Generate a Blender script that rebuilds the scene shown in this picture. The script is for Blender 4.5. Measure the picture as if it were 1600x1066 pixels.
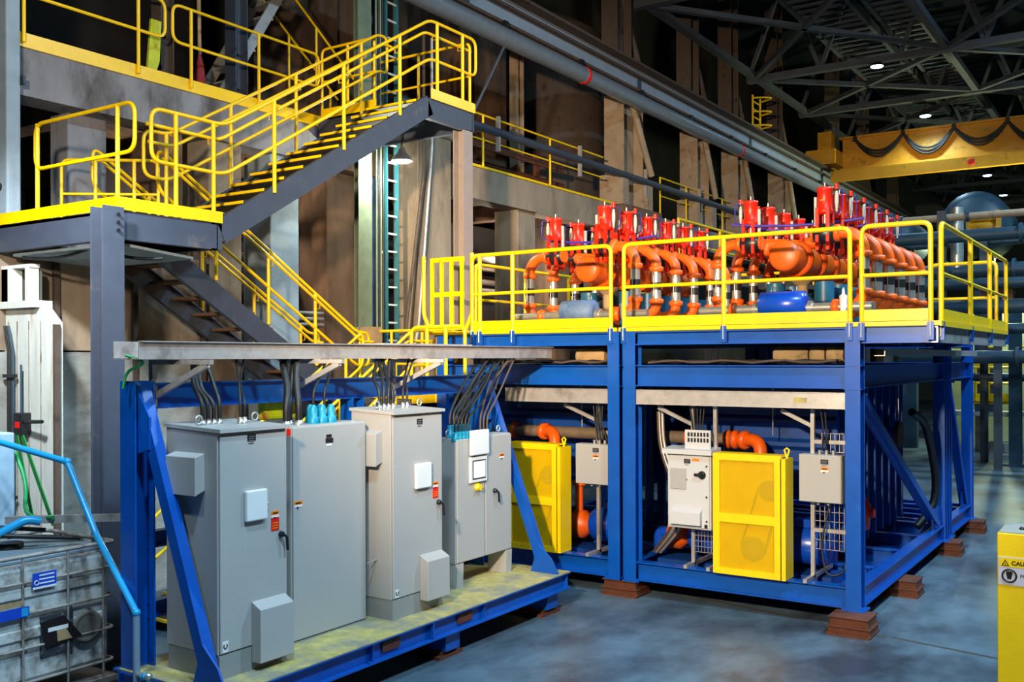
import bpy, bmesh, math, random
from mathutils import Vector, Matrix
random.seed(7)
for o in list(bpy.data.objects): bpy.data.objects.remove(o)
S = bpy.context.scene; C = S.collection
R = math.radians; PI = math.pi
# ---------------------------------------------------------------- camera
cam = bpy.data.cameras.new('camera'); co = bpy.data.objects.new('camera', cam); C.objects.link(co)
cam.sensor_width = 36; cam.lens = 36*1540/1600; cam.shift_y = 27.5/1600; cam.clip_end = 300; cam.clip_start = .05
co.matrix_world = Matrix.Translation((0, 0, 3.1)) @ Matrix.Rotation(math.atan(1023/1540), 4, 'Z') @ Matrix.Rotation(PI/2, 4, 'X') @ Matrix.Rotation(-.0035, 4, 'Z')
S.camera = co
# ---------------------------------------------------------------- world, lights, exposure
S.view_settings.view_transform = 'Standard'; S.view_settings.look = 'None'; S.view_settings.exposure = 0.55; S.view_settings.gamma = 1
S.view_settings.use_curve_mapping = False
W = bpy.data.worlds.new('world'); S.world = W; W.use_nodes = True
W.node_tree.nodes['Background'].inputs[0].default_value = (.05, .09, .14, 1); W.node_tree.nodes['Background'].inputs[1].default_value = .25
def lamp(kind, loc, aim, power, col, size=1., spot=90, blend=.6, sy=None):
    l = bpy.data.lights.new('lamp_light', kind); l.energy = power; l.color = col
    if kind == 'AREA': l.size = size; l.shape = 'DISK'
    if kind == 'AREA' and sy: l.shape = 'RECTANGLE'; l.size_y = sy
    if kind == 'SPOT': l.spot_size = R(spot); l.spot_blend = blend; l.shadow_soft_size = size
    if kind == 'POINT': l.shadow_soft_size = size
    o = bpy.data.objects.new('lamp_light', l); C.objects.link(o); o.location = loc
    o.rotation_euler = (Vector(aim)-Vector(loc)).to_track_quat('-Z', 'Y').to_euler(); return o
COOL = (.50, .78, 1.); WARM = (1., .72, .42); NEUT = (1., .90, .76)
for p in ((2.5, 5, 13.2), (2.5, 15, 13.2), (2.5, 27, 13.2)): lamp('AREA', p, (p[0], p[1], 0), 1300, COOL, 1.6)      # high bays over the aisle
for p in ((-7.52, 32, 12.1), (-7.17, 37.6, 11.6), (-7., 51, 11.5)): lamp('SPOT', p, (p[0], p[1], 0), 420, COOL, .2, 150)
FT = (-2.7, .2, 5.4)                                                           # floodlight tower beside the viewpoint
lamp('SPOT', FT, (-5.2, 13.2, 3.7), 5200, (1., .80, .55), .18, 60, .8)          # on the main skid
lamp('SPOT', FT, (-10.6, 18.5, 5.4), 4300, (1., .70, .42), .18, 42, .9)          # on the mezzanine and crane columns
lamp('SPOT', FT, (-9.8, 8.8, 6.0), 2300, (1., .86, .68), .18, 56, .8)           # on the stairs
lamp('SPOT', (-3.4, 3.2, 9.6), (-7.0, 6.4, .6), 1500, COOL, .3, 70, .9)         # cool lamp over the near cabinets and tote
lamp('SPOT', (-6.2, 2.4, 7.2), (-8.5, 5.1, 1.0), 700, (.7, .88, 1.), .2, 40, .9)   # added cool spot without a fixture, brightens the tote
lamp('SPOT', (-7.6, 3.6, 6.2), (-11., 7., 2.6), 1700, (.86, .95, 1.), .2, 62, .9)   # unseen cool spot added to whiten the wall under the landing
for p in ((-10.3, 12.3, 6.2), ): lamp('POINT', p, (0, 0, 0), 160, (.95, 1., .85), .1)   # dome lamp under the stairs
for p in ((-13.3, 10.6, 5.4), (-12.8, 18.9, 5.4)): lamp('POINT', p, (0, 0, 0), 90, NEUT, .1)
lamp('POINT', (-4.8, 37.5, 6.5), (0, 0, 0), 900, (.85, 1., .6), .3)            # lamp of the far bay
lamp('SPOT', (1.4, -1.5, 6.5), (-.8, 8.4, 1.), 1500, (1., .86, .6), .1, 15, .5)   # narrow warm spot added only to brighten the yellow pillar
# ---------------------------------------------------------------- materials
MATS = {}
def srgb(c): return tuple(((v/255)/12.92 if v/255 <= .04045 else ((v/255+.055)/1.055)**2.4) for v in c)
def mat(name, col, rough=.5, metal=0., var=.12, scale=6., wear=None, wamt=.35, wscale=3., bump=0., bscale=60., emit=0., stretch=(1, 1, 1), alpha=None, coat=0., spec=.5):
    if name in MATS: return MATS[name]
    m = bpy.data.materials.new(name); m.use_nodes = True; MATS[name] = m
    n, l = m.node_tree.nodes, m.node_tree.links; b = n['Principled BSDF']
    c = srgb(col); b.inputs['Roughness'].default_value = rough; b.inputs['Metallic'].default_value = metal; b.inputs['Specular IOR Level'].default_value = spec
    g = n.new('ShaderNodeNewGeometry'); mp = n.new('ShaderNodeMapping'); mp.inputs['Scale'].default_value = stretch
    l.new(g.outputs['Position'], mp.inputs['Vector'])
    def noise(sc, det=5.):
        t = n.new('ShaderNodeTexNoise'); t.inputs['Scale'].default_value = sc; t.inputs['Detail'].default_value = det; t.inputs['Roughness'].default_value = .65
        l.new(mp.outputs[0], t.inputs['Vector']); return t
    t = noise(scale); r = n.new('ShaderNodeValToRGB'); l.new(t.outputs['Fac'], r.inputs['Fac'])
    r.color_ramp.elements[0].position = .3; r.color_ramp.elements[1].position = .7
    r.color_ramp.elements[0].color = (*[max(0, v*(1-var)) for v in c], 1); r.color_ramp.elements[1].color = (*[min(1, v*(1+var)) for v in c], 1)
    out = r.outputs['Color']
    if wear:
        w = noise(wscale, 8.); wr = n.new('ShaderNodeValToRGB'); l.new(w.outputs['Fac'], wr.inputs['Fac'])
        wr.color_ramp.elements[0].position = .72-wamt*.55; wr.color_ramp.elements[1].position = .80-wamt*.35
        mx = n.new('ShaderNodeMix'); mx.data_type = 'RGBA'; l.new(wr.outputs['Color'], mx.inputs['Factor']); l.new(out, mx.inputs['A'])
        mx.inputs['B'].default_value = (*srgb(wear), 1); out = mx.outputs['Result']
    l.new(out, b.inputs['Base Color'])
    if bump:
        t2 = noise(bscale, 4.); bp = n.new('ShaderNodeBump'); bp.inputs['Strength'].default_value = bump; bp.inputs['Distance'].default_value = .02
        l.new(t2.outputs['Fac'], bp.inputs['Height']); l.new(bp.outputs[0], b.inputs['Normal'])
    if emit: b.inputs['Emission Color'].default_value = (*c, 1); b.inputs['Emission Strength'].default_value = emit
    if coat: b.inputs['Coat Weight'].default_value = coat; b.inputs['Coat Roughness'].default_value = .15
    return m
YEL = mat('yellow_paint', (250, 200, 0), .38, var=.06, scale=9, wear=(196, 150, 20), wamt=.12, coat=.15)
YEL2 = mat('yellow_guard_paint', (255, 204, 0), .4, var=.05, wear=(225, 160, 10), wamt=.15)
BLU = mat('blue_frame_paint', (0, 78, 168), .36, var=.12, scale=4, wear=(8, 90, 180), wamt=.2, coat=.2)
BLU2 = mat('dark_blue_tank_paint', (6, 62, 140), .45, var=.15, scale=5, wear=(12, 36, 80), wamt=.25)
BLUM = mat('motor_blue_paint', (10, 72, 190), .3, var=.08, coat=.3)
ORG = mat('orange_pipe_paint', (236, 96, 14), .4, var=.09, scale=14, wear=(190, 78, 26), wamt=.18)
RED = mat('red_actuator_paint', (224, 36, 8), .36, var=.1, scale=12, wear=(190, 24, 10), wamt=.2)
SIL = mat('galvanised_pipe_zinc', (200, 198, 190), .33, .75, var=.14, scale=18)
GAL = mat('galvanised_steel', (188, 182, 178), .42, .55, var=.14, scale=9, wear=(140, 128, 124), wamt=.3, wscale=2)
CAB = mat('cabinet_grey_paint', (170, 166, 162), .5, var=.03, scale=40, bump=.06, bscale=220)
CABL = mat('cabinet_light_grey_paint', (198, 196, 196), .48, var=.03, scale=40, bump=.05, bscale=220)
PLN = mat('cabinet_plinth_paint', (140, 140, 138), .55, var=.06)
STL = mat('dark_grey_steel_paint', (60, 66, 80), .5, var=.12, scale=5, wear=(102, 92, 88), wamt=.2, wscale=2)
STLR = mat('stair_column_paint', (150, 136, 128), .55, var=.1, scale=3, wear=(120, 96, 84), wamt=.25)
RUST = mat('rusty_steel', (98, 50, 28), .7, .1, var=.3, scale=14, wear=(62, 32, 22), wamt=.4, wscale=7, bump=.2)
TREAD = mat('tread_grating', (60, 50, 42), .7, .2, var=.2, scale=30)
BLK = mat('black_rubber', (22, 22, 24), .5, var=.2)
BLKP = mat('black_plastic', (26, 28, 32), .35, var=.1)
BOWL = mat('milky_bowl', (196, 190, 178), .5, var=.05)
WHT = mat('white_plastic', (226, 224, 222), .45, var=.03)
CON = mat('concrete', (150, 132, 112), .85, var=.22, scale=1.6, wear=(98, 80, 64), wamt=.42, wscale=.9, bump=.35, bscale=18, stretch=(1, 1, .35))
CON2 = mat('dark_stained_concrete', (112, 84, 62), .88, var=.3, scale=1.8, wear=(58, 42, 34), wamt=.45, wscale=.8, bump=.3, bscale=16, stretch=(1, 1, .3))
CONG = mat('grey_concrete', (148, 148, 142), .85, var=.2, scale=2.2, wear=(110, 106, 98), wamt=.35, wscale=1.2, bump=.4, bscale=22, stretch=(1, 1, 2.2))
CONW = mat('whitewashed_concrete', (196, 199, 192), .82, var=.12, scale=3, wear=(168, 156, 138), wamt=.3, wscale=2, bump=.25, bscale=30, stretch=(2.2, 2.2, .3))
TAN = mat('tan_insulation', (168, 140, 100), .8, var=.2, scale=6, wear=(110, 88, 62), wamt=.35)
BRN = mat('brown_steel', (84, 70, 60), .75, .1, var=.2, scale=3, wear=(60, 44, 36), wamt=.35)
DRK = mat('dark_roof_steel', (74, 78, 84), .7, .1, var=.2, scale=2)
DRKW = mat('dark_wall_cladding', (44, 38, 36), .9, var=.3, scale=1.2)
TEAL = mat('teal_cable_gland', (10, 140, 170), .4, var=.1)
PVC = mat('blue_plastic_pipe', (30, 150, 205), .3, var=.06)
PVCG = mat('grey_plastic_pipe', (120, 140, 160), .4, var=.06)
GRN = mat('green_hose', (20, 130, 70), .45, var=.1)
IBC = mat('dirty_translucent_plastic', (190, 192, 190), .55, var=.16, scale=4, wear=(112, 100, 90), wamt=.42, wscale=3.2, bump=.15, bscale=20)
CAGE = mat('dirty_cage_steel', (150, 142, 136), .55, .2, var=.2, scale=9, wear=(96, 66, 50), wamt=.3)
PADY = mat('dusty_yellow_tread_plate', (194, 176, 104), .55, var=.28, scale=7, wear=(148, 142, 122), wamt=.52, wscale=3.2, bump=.7, bscale=70)
FLR = mat('floor_concrete', (88, 108, 122), .36, var=.36, scale=1.7, wear=(50, 56, 66), wamt=.52, wscale=.6, bump=.15, bscale=9, stretch=(1, .6, 1))
FARP = mat('far_pipe_blue_green', (40, 66, 82), .5, .1, var=.2)
CRN = mat('crane_yellow_paint', (206, 142, 18), .55, var=.15, scale=1.5, wear=(150, 100, 20), wamt=.3)
LORG = mat('label_orange', (240, 130, 10), .5, var=.02); LRED = mat('label_red', (225, 20, 10), .5, var=.03); LBLK = mat('label_black', (30, 26, 28), .4, var=.05)
LBLU = mat('label_blue', (20, 70, 190), .4, var=.05); LGRY = mat('label_text_grey', (120, 118, 120), .5, var=.02)
GLOW = mat('lamp_lens', (190, 230, 255), emit=14); GLOWG = mat('lamp_lens_warm', (235, 255, 225), emit=10); SCR = mat('display_screen', (225, 232, 235), .2, emit=.35)
PURP = mat('blue_purple_air_hose', (62, 52, 150), .4, var=.15)
# ---------------------------------------------------------------- mesh building
V = Vector
def frame(d, up=(0, 0, 1)):
    d = V(d).normalized(); u = V(up)
    if abs(d.dot(u.normalized())) > .98: u = V((0, 1, 0)) if abs(d.y) < .9 else V((1, 0, 0))
    s = d.cross(u).normalized(); u = s.cross(d).normalized(); return d, s, u
def fil(pts, rad, n=5, closed=False):
    pts = [V(p) for p in pts]; out = []; N = len(pts)
    for i, p in enumerate(pts):
        if not closed and i in (0, N-1): out.append(p); continue
        a = pts[i-1]; b = pts[(i+1) % N]; da = (a-p); db = (b-p); r = min(rad, da.length*.49, db.length*.49)
        p0 = p+da.normalized()*r; p1 = p+db.normalized()*r
        for k in range(n+1):
            t = k/n; out.append(p0*(1-t)**2+p*2*t*(1-t)+p1*t*t)
    return out
def sag(a, b, d, n=10, up=(0, 0, -1)):
    a, b = V(a), V(b); return [a.lerp(b, k/n)+V(up)*d*4*(k/n)*(1-k/n) for k in range(n+1)]
def arc(c, r, a0, a1, n=9): return [V(c)+V((r*math.cos(R(a0+(a1-a0)*k/n)), 0, r*math.sin(R(a0+(a1-a0)*k/n)))) for k in range(n+1)]
class B:
    def __init__(s): s.v = []; s.f = []; s.sm = []
    def add(s, vs, fs, smooth=False):
        o = len(s.v); s.v += [V(p) for p in vs]; s.f += [tuple(i+o for i in f) for f in fs]; s.sm += [smooth]*len(fs); return s
    def box(s, x0, x1, y0, y1, z0, z1):
        return s.add([(x0, y0, z0), (x1, y0, z0), (x1, y1, z0), (x0, y1, z0), (x0, y0, z1), (x1, y0, z1), (x1, y1, z1), (x0, y1, z1)],
                     [(0, 3, 2, 1), (4, 5, 6, 7), (0, 1, 5, 4), (1, 2, 6, 5), (2, 3, 7, 6), (3, 0, 4, 7)])
    def prof(s, p, q, pts, up=(0, 0, 1)):
        p, q = V(p), V(q); d, sd, u = frame(q-p, up); n = len(pts)
        vs = [e+sd*a+u*b for e in (p, q) for a, b in pts]
        return s.add(vs, [tuple(range(n)), tuple(range(2*n-1, n-1, -1))]+[(i, n+i, n+(i+1) % n, (i+1) % n) for i in range(n)])
    def bar(s, p, q, w, h, up=(0, 0, 1)): return s.prof(p, q, [(-w/2, -h/2), (w/2, -h/2), (w/2, h/2), (-w/2, h/2)], up)
    def ib(s, p, q, h, w, tf=.018, tw=.012, up=(0, 0, 1)):
        a, b = w/2, h/2; t = tw/2
        return s.prof(p, q, [(-a, -b), (a, -b), (a, -b+tf), (t, -b+tf), (t, b-tf), (a, b-tf), (a, b), (-a, b), (-a, b-tf), (-t, b-tf), (-t, -b+tf), (-a, -b+tf)], up)
    def ch(s, p, q, h, w, t=.014, up=(0, 0, 1), sg=1):   # channel: web on the sg side
        b = h/2; pts = [(0, -b), (w, -b), (w, -b+t), (t, -b+t), (t, b-t), (w, b-t), (w, b), (0, b)]
        return s.prof(p, q, [(-a*sg, c) for a, c in pts], up)
    def lathe(s, p, d, prof, n=16, smooth=True, caps=True):
        p = V(p); d, sd, u = frame(d); vs = []
        for t, r in prof:
            for k in range(n):
                a = 2*PI*k/n; vs.append(p+d*t+(sd*math.cos(a)+u*math.sin(a))*r)
        fs = [(i*n+k, i*n+(k+1) % n, (i+1)*n+(k+1) % n, (i+1)*n+k) for i in range(len(prof)-1) for k in range(n)]
        s.add(vs, fs, smooth)
        if caps:
            m = len(prof)-1
            for i, (t, r) in ((0, prof[0]), (m, prof[m])):
                if r > 1e-4: s.add([vs[i*n+k] for k in range(n)], [tuple(range(n)) if i else tuple(range(n-1, -1, -1))])
        return s
    def cyl(s, p, q, r, n=14, r2=None):
        L = (V(q)-V(p)).length; return s.lathe(p, V(q)-V(p), [(0, r), (L, r if r2 is None else r2)], n)
    def ball(s, p, r, n=12, d=(0, 0, 1), sq=1.):
        return s.lathe(V(p)-V(d).normalized()*r*sq, d, [(r*sq*(1-math.cos(PI*k/8)), max(r*math.sin(PI*k/8), 1e-5)) for k in range(9)], n, caps=False)
    def tube(s, pts, r, n=8, closed=False):
        pts = [V(p) for p in pts]; N = len(pts); vs = []; prev = None
        for i, p in enumerate(pts):
            if closed: d = (pts[(i+1) % N]-pts[i-1])
            else: d = pts[min(i+1, N-1)]-pts[max(i-1, 0)]
            d.normalize()
            if prev is None: _, sd, u = frame(d)
            else:
                sd = prev-d*prev.dot(d)
                sd = frame(d)[1] if sd.length < 1e-4 else sd.normalized(); u = sd.cross(d).normalized()
            prev = sd
            for k in range(n):
                a = 2*PI*k/n; vs.append(p+(sd*math.cos(a)+u*math.sin(a))*r)
        M = N if closed else N-1
        s.add(vs, [(i*n+k, i*n+(k+1) % n, ((i+1) % N)*n+(k+1) % n, ((i+1) % N)*n+k) for i in range(M) for k in range(n)], True)
        if not closed: s.add(vs[:n], [tuple(range(n-1, -1, -1))]); s.add(vs[-n:], [tuple(range(n))])
        return s
    def prism(s, poly, vec):
        n = len(poly); vs = [V(p) for p in poly]+[V(p)+V(vec) for p in poly]
        return s.add(vs, [tuple(range(n-1, -1, -1)), tuple(range(n, 2*n))]+[(i, (i+1) % n, n+(i+1) % n, n+i) for i in range(n)])
    def mesh(s, name, m, org=(0, 0, 0)):
        me = bpy.data.meshes.new(name); o = V(org); me.from_pydata([tuple(p-o) for p in s.v], [], s.f); me.polygons.foreach_set('use_smooth', s.sm); me.materials.append(m)
        bm = bmesh.new(); bm.from_mesh(me); bmesh.ops.recalc_face_normals(bm, faces=bm.faces); bm.to_mesh(me); bm.free(); me.update(); return me
    def build(s, name, m, parent=None, label=None, org=None, bevel=0):
        p = WO(parent) if parent else (V(org) if org is not None else V((0, 0, 0)))
        o = bpy.data.objects.new(name, s.mesh(name, m, p)); C.objects.link(o)
        if parent: o.parent = parent
        else: o.location = p
        if label: o['label'] = label
        if bevel:
            b = o.modifiers.new('bevel', 'BEVEL'); b.width = bevel; b.segments = 2; b.limit_method = 'ANGLE'; b.angle_limit = R(40)
        return o
def WO(o):
    p = V((0, 0, 0))
    while o: p = p+o.location; o = o.parent
    return p
def tag(o, label, cat, group=None, kind=None):
    if label: o['label'] = label
    if cat: o['category'] = cat
    if group: o['group'] = group
    if kind: o['kind'] = kind
    return o
def thing(name, label, cat, loc, group=None):
    o = bpy.data.objects.new(name, None); o.empty_display_size = .1; C.objects.link(o); o.location = loc; return tag(o, label, cat, group)
def struct(name, b, m, label, cat='structure', parent=None):
    o = b.build(name, m, parent); o['kind'] = 'structure'; o['label'] = label; o['category'] = cat; return o
def one(name, b, m, label, cat, org, group=None, bevel=0):
    return tag(b.build(name, m, org=org, bevel=bevel), label, cat, group)
def copy_tree(o, parent=None, loc=None, label=None, rz=None):
    c = o.copy(); C.objects.link(c); c.parent = parent
    if loc is not None: c.location = loc
    if rz is not None: c.rotation_euler = (0, 0, rz)
    if label: c['label'] = label
    for k in [x for x in bpy.data.objects if x.parent == o]: copy_tree(k, c)
    return c
ORD = ['first', 'second', 'third', 'fourth', 'fifth', 'sixth', 'seventh', 'eighth']
def text(t, loc, size, rot, m, parent, name='lettering', depth=.001, align='LEFT', bold=0.):
    c = bpy.data.curves.new('t', 'FONT'); c.body = t; c.size = size; c.extrude = depth; c.align_x = align; c.offset = bold
    o = bpy.data.objects.new('t', c); C.objects.link(o); dg = bpy.context.evaluated_depsgraph_get()
    me = bpy.data.meshes.new_from_object(o.evaluated_get(dg)); bpy.data.objects.remove(o); me.materials.clear(); me.materials.append(m)
    k = bpy.data.objects.new(name, me); C.objects.link(k); k.parent = parent; k.location = V(loc)-WO(parent); k.rotation_euler = rot; return k
def rail(name, label, p, q, h=1.08, ts=(), r=.024, toe=True, mid=(.52,), group=None, rnd=.1, toeh=.11, cat='railing', ends=True, par=None):
    p, q = V(p), V(q); t = par or thing(name, label, cat, p, group); z = V((0, 0, h))
    pts = [p, p+z, q+z, q] if ends else [p+z, q+z]
    B().tube(fil(pts, rnd), r).build('top_rail', YEL, t)
    for k in mid: B().tube([p+z*k, q+z*k], r*.85).build('mid_rail', YEL, t)
    for k in ts:
        a = p.lerp(q, k); B().tube([a-V((0, 0, .0)), a+z], r*1.1).build('post', YEL, t)
    if toe:
        d = (q-p); u = V((0, 0, toeh/2+.015)); B().bar(p+u, q+u, .012, toeh).build('toe_plate', YEL, t)
    return t
# ================================================================ building
struct('floor', B().box(-18, 13, -12, 76, -.3, 0), FLR, 'blue-grey worn concrete hall floor', 'floor')
for i, (p, q) in enumerate((((-2.55, 11.4), (1.5, 10.6)), ((-2.6, 11.38), (-6.2, 12.2)), ((-2.5, 22.5), (3, 21.9)))):
    struct('trim_%d' % (i+1), B().bar((*p, .0), (*q, .0), .05, .006), mat('floor_joint_seal', (58, 58, 56), .8), 'dark sealed joint line across the hall floor, %s from the skid corner' % ORD[i], 'floor joint')
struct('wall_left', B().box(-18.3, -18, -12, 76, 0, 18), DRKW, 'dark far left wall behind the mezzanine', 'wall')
struct('wall_back', B().box(-18, 13, 76, 76.3, 0, 18), mat('far_wall_cladding', (92, 96, 96), .9, var=.2, scale=.6), 'dim end wall of the hall', 'wall')
struct('wall_right', B().box(13, 13.3, -12, 76, 0, 18), DRKW, 'right hall wall outside the view', 'wall')
struct('wall_front', B().box(-18, 13, -12.3, -12, 0, 18), DRKW, 'hall wall behind the viewpoint', 'wall')
struct('ceiling', B().box(-18.3, 13.3, -12.3, 76.3, 18, 18.3), mat('dark_roof_deck', (40, 52, 60), .9), 'dark roof deck over the hall', 'ceiling')
# mezzanine slabs
SLB = mat('cool_lit_stained_concrete', (126, 124, 128), .85, var=.25, scale=2.4, wear=(74, 66, 64), wamt=.4, wscale=1.3, bump=.35, bscale=18, stretch=(1, 1, .45))  # grey-blue base colour stands in for cool light on the slab; stains are real
def slab(y0, y1, lab, z1=6.87, m=CON):
    t = thing('mezzanine_slab', lab, 'floor slab', (-11.3, y0, 6.2)); t['kind'] = 'structure'
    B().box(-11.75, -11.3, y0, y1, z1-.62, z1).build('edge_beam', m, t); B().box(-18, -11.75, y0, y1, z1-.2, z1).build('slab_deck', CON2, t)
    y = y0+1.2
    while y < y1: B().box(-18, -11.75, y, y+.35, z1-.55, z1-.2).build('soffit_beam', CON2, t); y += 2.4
    return t
s1 = slab(6.4, 11.7, 'concrete mezzanine slab behind the upper stair flight', m=SLB)
B().box(-11.3, -11.275, 6.4, 11.6, 6.82, 6.99).build('toe_board', YEL, s1, 'yellow painted edge board')
s2 = slab(15.2, 21.6, 'concrete mezzanine slab above the pipe deck, with a thin yellow edge line')
B().box(-11.3, -11.285, 15.3, 21.5, 6.88, 6.93).build('toe_board', YEL, s2)
s3 = slab(24.0, 60, 'concrete mezzanine slab beyond the tan crane column')
B().box(-18, -11.9, 11.7, 15.2, 6.4, 6.87).build('slab_deck', CON2, s2)
def pier(lab, x0, x1, y0, y1, z0, z1, m, name='concrete_column', cap=None):
    t = thing(name, lab, 'column', ((x0+x1)/2, (y0+y1)/2, z0)); B().box(x0, x1, y0, y1, z0, z1).build('shaft', m, t, bevel=.02)
    if cap: B().box(x0-.12, x1+.06, y0-.15, y1+.15, z1, z1+cap).build('capital', m, t, bevel=.02)
    return t
BLC = mat('pale_blue_grey_concrete', (140, 156, 168), .8, var=.12, scale=3, bump=.25, bscale=24)
t = pier('pale blue-grey square column at the left edge above the stair landing', -11.75, -11.05, 6.2, 6.37, 4.66, 17.9, BLC)
B().cyl((-11.2, 6.2, 5.1), (-11.2, 6.12, 5.1), .05).build('anchor_bolt', BLKP, t); B().box(-11.1, -11.0, 6.37, 6.4, 6.3, 6.4).build('bracket', BLKP, t)
pier('broad tan concrete column beside the cable ladder', -11.9, -11.3, 13.95, 14.95, 0, 7.25, CON, cap=.25)
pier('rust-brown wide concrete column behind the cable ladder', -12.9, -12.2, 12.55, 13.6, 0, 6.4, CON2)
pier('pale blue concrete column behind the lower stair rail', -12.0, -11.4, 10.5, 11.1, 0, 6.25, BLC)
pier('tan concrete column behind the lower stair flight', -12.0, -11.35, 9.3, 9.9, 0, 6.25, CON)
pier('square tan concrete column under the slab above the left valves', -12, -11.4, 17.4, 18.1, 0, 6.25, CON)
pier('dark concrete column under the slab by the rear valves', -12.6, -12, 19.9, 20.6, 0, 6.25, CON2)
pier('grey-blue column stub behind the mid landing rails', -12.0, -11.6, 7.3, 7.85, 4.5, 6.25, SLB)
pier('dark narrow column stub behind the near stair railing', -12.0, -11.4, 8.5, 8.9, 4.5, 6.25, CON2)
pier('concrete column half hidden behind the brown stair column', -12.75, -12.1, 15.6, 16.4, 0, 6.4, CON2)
# lower retaining wall panels
w = B(); 
t = thing('wall_lower', 'concrete retaining wall below the stair landing', 'wall', (-11.5, 6.5, 0)); t['kind'] = 'structure'
B().box(-11.65, -11.35, 6.0, 9.2, 3.22, 4.5).build('wall_panel', CON, t, 'tan upper panel'); B().box(-11.7, -11.3, 6.0, 9.2, 0, 3.2).build('wall_panel', CONG, t, 'pale grey lower panel')
for y in (6.95, 8.05, 9.15): B().box(-11.33, -11.27, y-.035, y+.035, 0, 4.5).build('joint_strip', BRN, t)
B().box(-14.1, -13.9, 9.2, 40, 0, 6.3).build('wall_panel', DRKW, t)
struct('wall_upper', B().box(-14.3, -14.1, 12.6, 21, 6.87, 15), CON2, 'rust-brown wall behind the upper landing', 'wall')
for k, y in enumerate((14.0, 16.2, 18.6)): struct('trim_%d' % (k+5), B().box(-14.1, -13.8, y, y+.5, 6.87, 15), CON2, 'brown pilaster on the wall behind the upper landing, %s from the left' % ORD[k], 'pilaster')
# whitewashed pier at far left with shuttered frame
t = thing('concrete_pier', 'whitewashed concrete pier with chamfered shoulder at the left edge', 'pier', (-11.400, 6.6, 0))
B().prism([(-12.500, 6.35, 0), (-10.360, 6.35, 0), (-10.360, 6.35, 3.52), (-10.600, 6.35, 3.72), (-12.500, 6.35, 3.72)], (0, .1, 0)).build('body', CONW, t)
for k, x in enumerate((-11.450, -11.280, -11.100, -10.860, -10.620)): B().box(x-.006, x+.006, 6.34, 6.352, 0, 3.55).build('board_joint', CAGE, t)
B().box(-12.500, -10.640, 6.27, 6.5, 3.7, 3.78).build('ledge', CONW, t)
B().box(-10.360, -10.320, 6.33, 6.4, 0, 3.5).build('corner_angle', BRN, t)
for x0, x1 in ((-11.550, -11.350), (-11.220, -11.120), (-10.860, -10.780)): B().box(x0, x1, 6.3, 6.42, 3.78, 4.16).build('frame_post', CONW, t)
B().box(-11.800, -10.760, 6.3, 6.42, 4.16, 4.2).build('frame_head', CONW, t); B().box(-11.700, -10.800, 6.45, 6.47, 3.78, 4.16).build('glass', mat('dim_glass', (88, 92, 84), .15, var=.1), t)
t = thing('conduit_bundle', 'bundle of dark conduits running down the whitewashed pier', 'conduit', (-11.160, 6.3, 0))
for k in range(4): B().tube([(-11.180+k*.035, 6.28, 0), (-11.180+k*.035, 6.28, 3.2), (-11.220+k*.03, 6.26, 3.5)], .014).build('conduit', BLK if k < 3 else FARP, t)
for z in (1.5, 2.9): B().box(-11.230, -11.020, 6.24, 6.3, z, z+.04).build('clamp', BLKP, t)
t = thing('lever_switch', 'small dark lever switch box with red badge on the whitewashed pier', 'switch', (-10.900, 6.28, 2.3))
B().box(-10.980, -10.820, 6.22, 6.35, 2.25, 2.5).build('box', BLKP, t, bevel=.01); B().box(-10.930, -10.840, 6.214, 6.22, 2.33, 2.4).build('badge', LRED, t); B().tube([(-10.820, 6.26, 2.4), (-10.360, 6.2, 2.42)], .022).build('lever', BLKP, t); B().cyl((-10.910, 6.28, 2.5), (-10.910, 6.28, 3.05), .012).build('rod', FARP, t)
# ---- steel crane columns, runway girder, pipe
TANS = mat('tan_painted_steel', (158, 136, 112), .7, var=.15, scale=2, wear=(120, 92, 70), wamt=.3)
def scol(lab, y, w, z0=6.9, ped=True):
    t = thing('crane_column', lab, 'column', (-11.4, y, z0), 'steel crane columns along the runway')
    B().ib((-11.5, y, z0), (-11.5, y, 9.7), w, .55, .03, .03, up=(0, 1, 0)).build('lower_shaft', TANS, t)
    B().ib((-11.7, y, 10.4), (-11.7, y, 17.8), w*.72, .45, .03, .03, up=(0, 1, 0)).build('upper_shaft', BRN, t)
    if ped:
        for k in (-1, 1): B().box(-11.75, -11.1, y+k*w*.62-.16, y+k*w*.62+.16, z0, z0+.75).build('base_gusset', TANS, t)
    B().tube([(-11.05, y-w*.5, 9.6), (-11.05, y+w*.6, z0+.9)], .09, 6).build('brace', TANS, t); B().tube([(-11.8, y-.2, 13.6), (-11.6, y+1.3, 10.4)], .1, 6).build('upper_brace', BRN, t)
    return t
for k, y in enumerate((22.5, 27.0, 30.2, 34.6, 42, 47, 53)): scol('tan steel crane column with diagonal braces, %s from the stairs' % ORD[k], y, 1.1 if k == 0 else .85)
pier('big concrete pedestal block under the nearest tan crane column', -11.9, -11.0, 21.65, 23.7, 5.6, 6.89, CON2, 'pedestal_block')
t = thing('crane_runway_girder', 'long grey crane runway girder crossing the top of the view', 'girder', (-11, 8, 9.68))
B().box(-11.04, -10.98, 4, 62, 9.72, 10.3).build('web', mat('pale_grey_girder', (150, 162, 176), .5, .2, var=.12, scale=2), t); B().box(-11.3, -10.72, 4, 62, 10.3, 10.36).build('top_flange', BRN, t); B().box(-11.25, -10.78, 4, 62, 9.66, 9.72).build('bottom_flange', BRN, t)
B().box(-10.98, -10.86, 4, 62, 10.08, 10.14).build('ledge_angle', BRN, t)
B().bar((-11, 4, 10.41), (-11, 62, 10.41), .08, .1).build('crane_rail', SIL, t)
for y in (15, 22.3, 30.2, 38, 46): B().box(-10.985, -10.955, y-.09, y+.09, 9.74, 10.08).build('splice_plate', STL, t)
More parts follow.
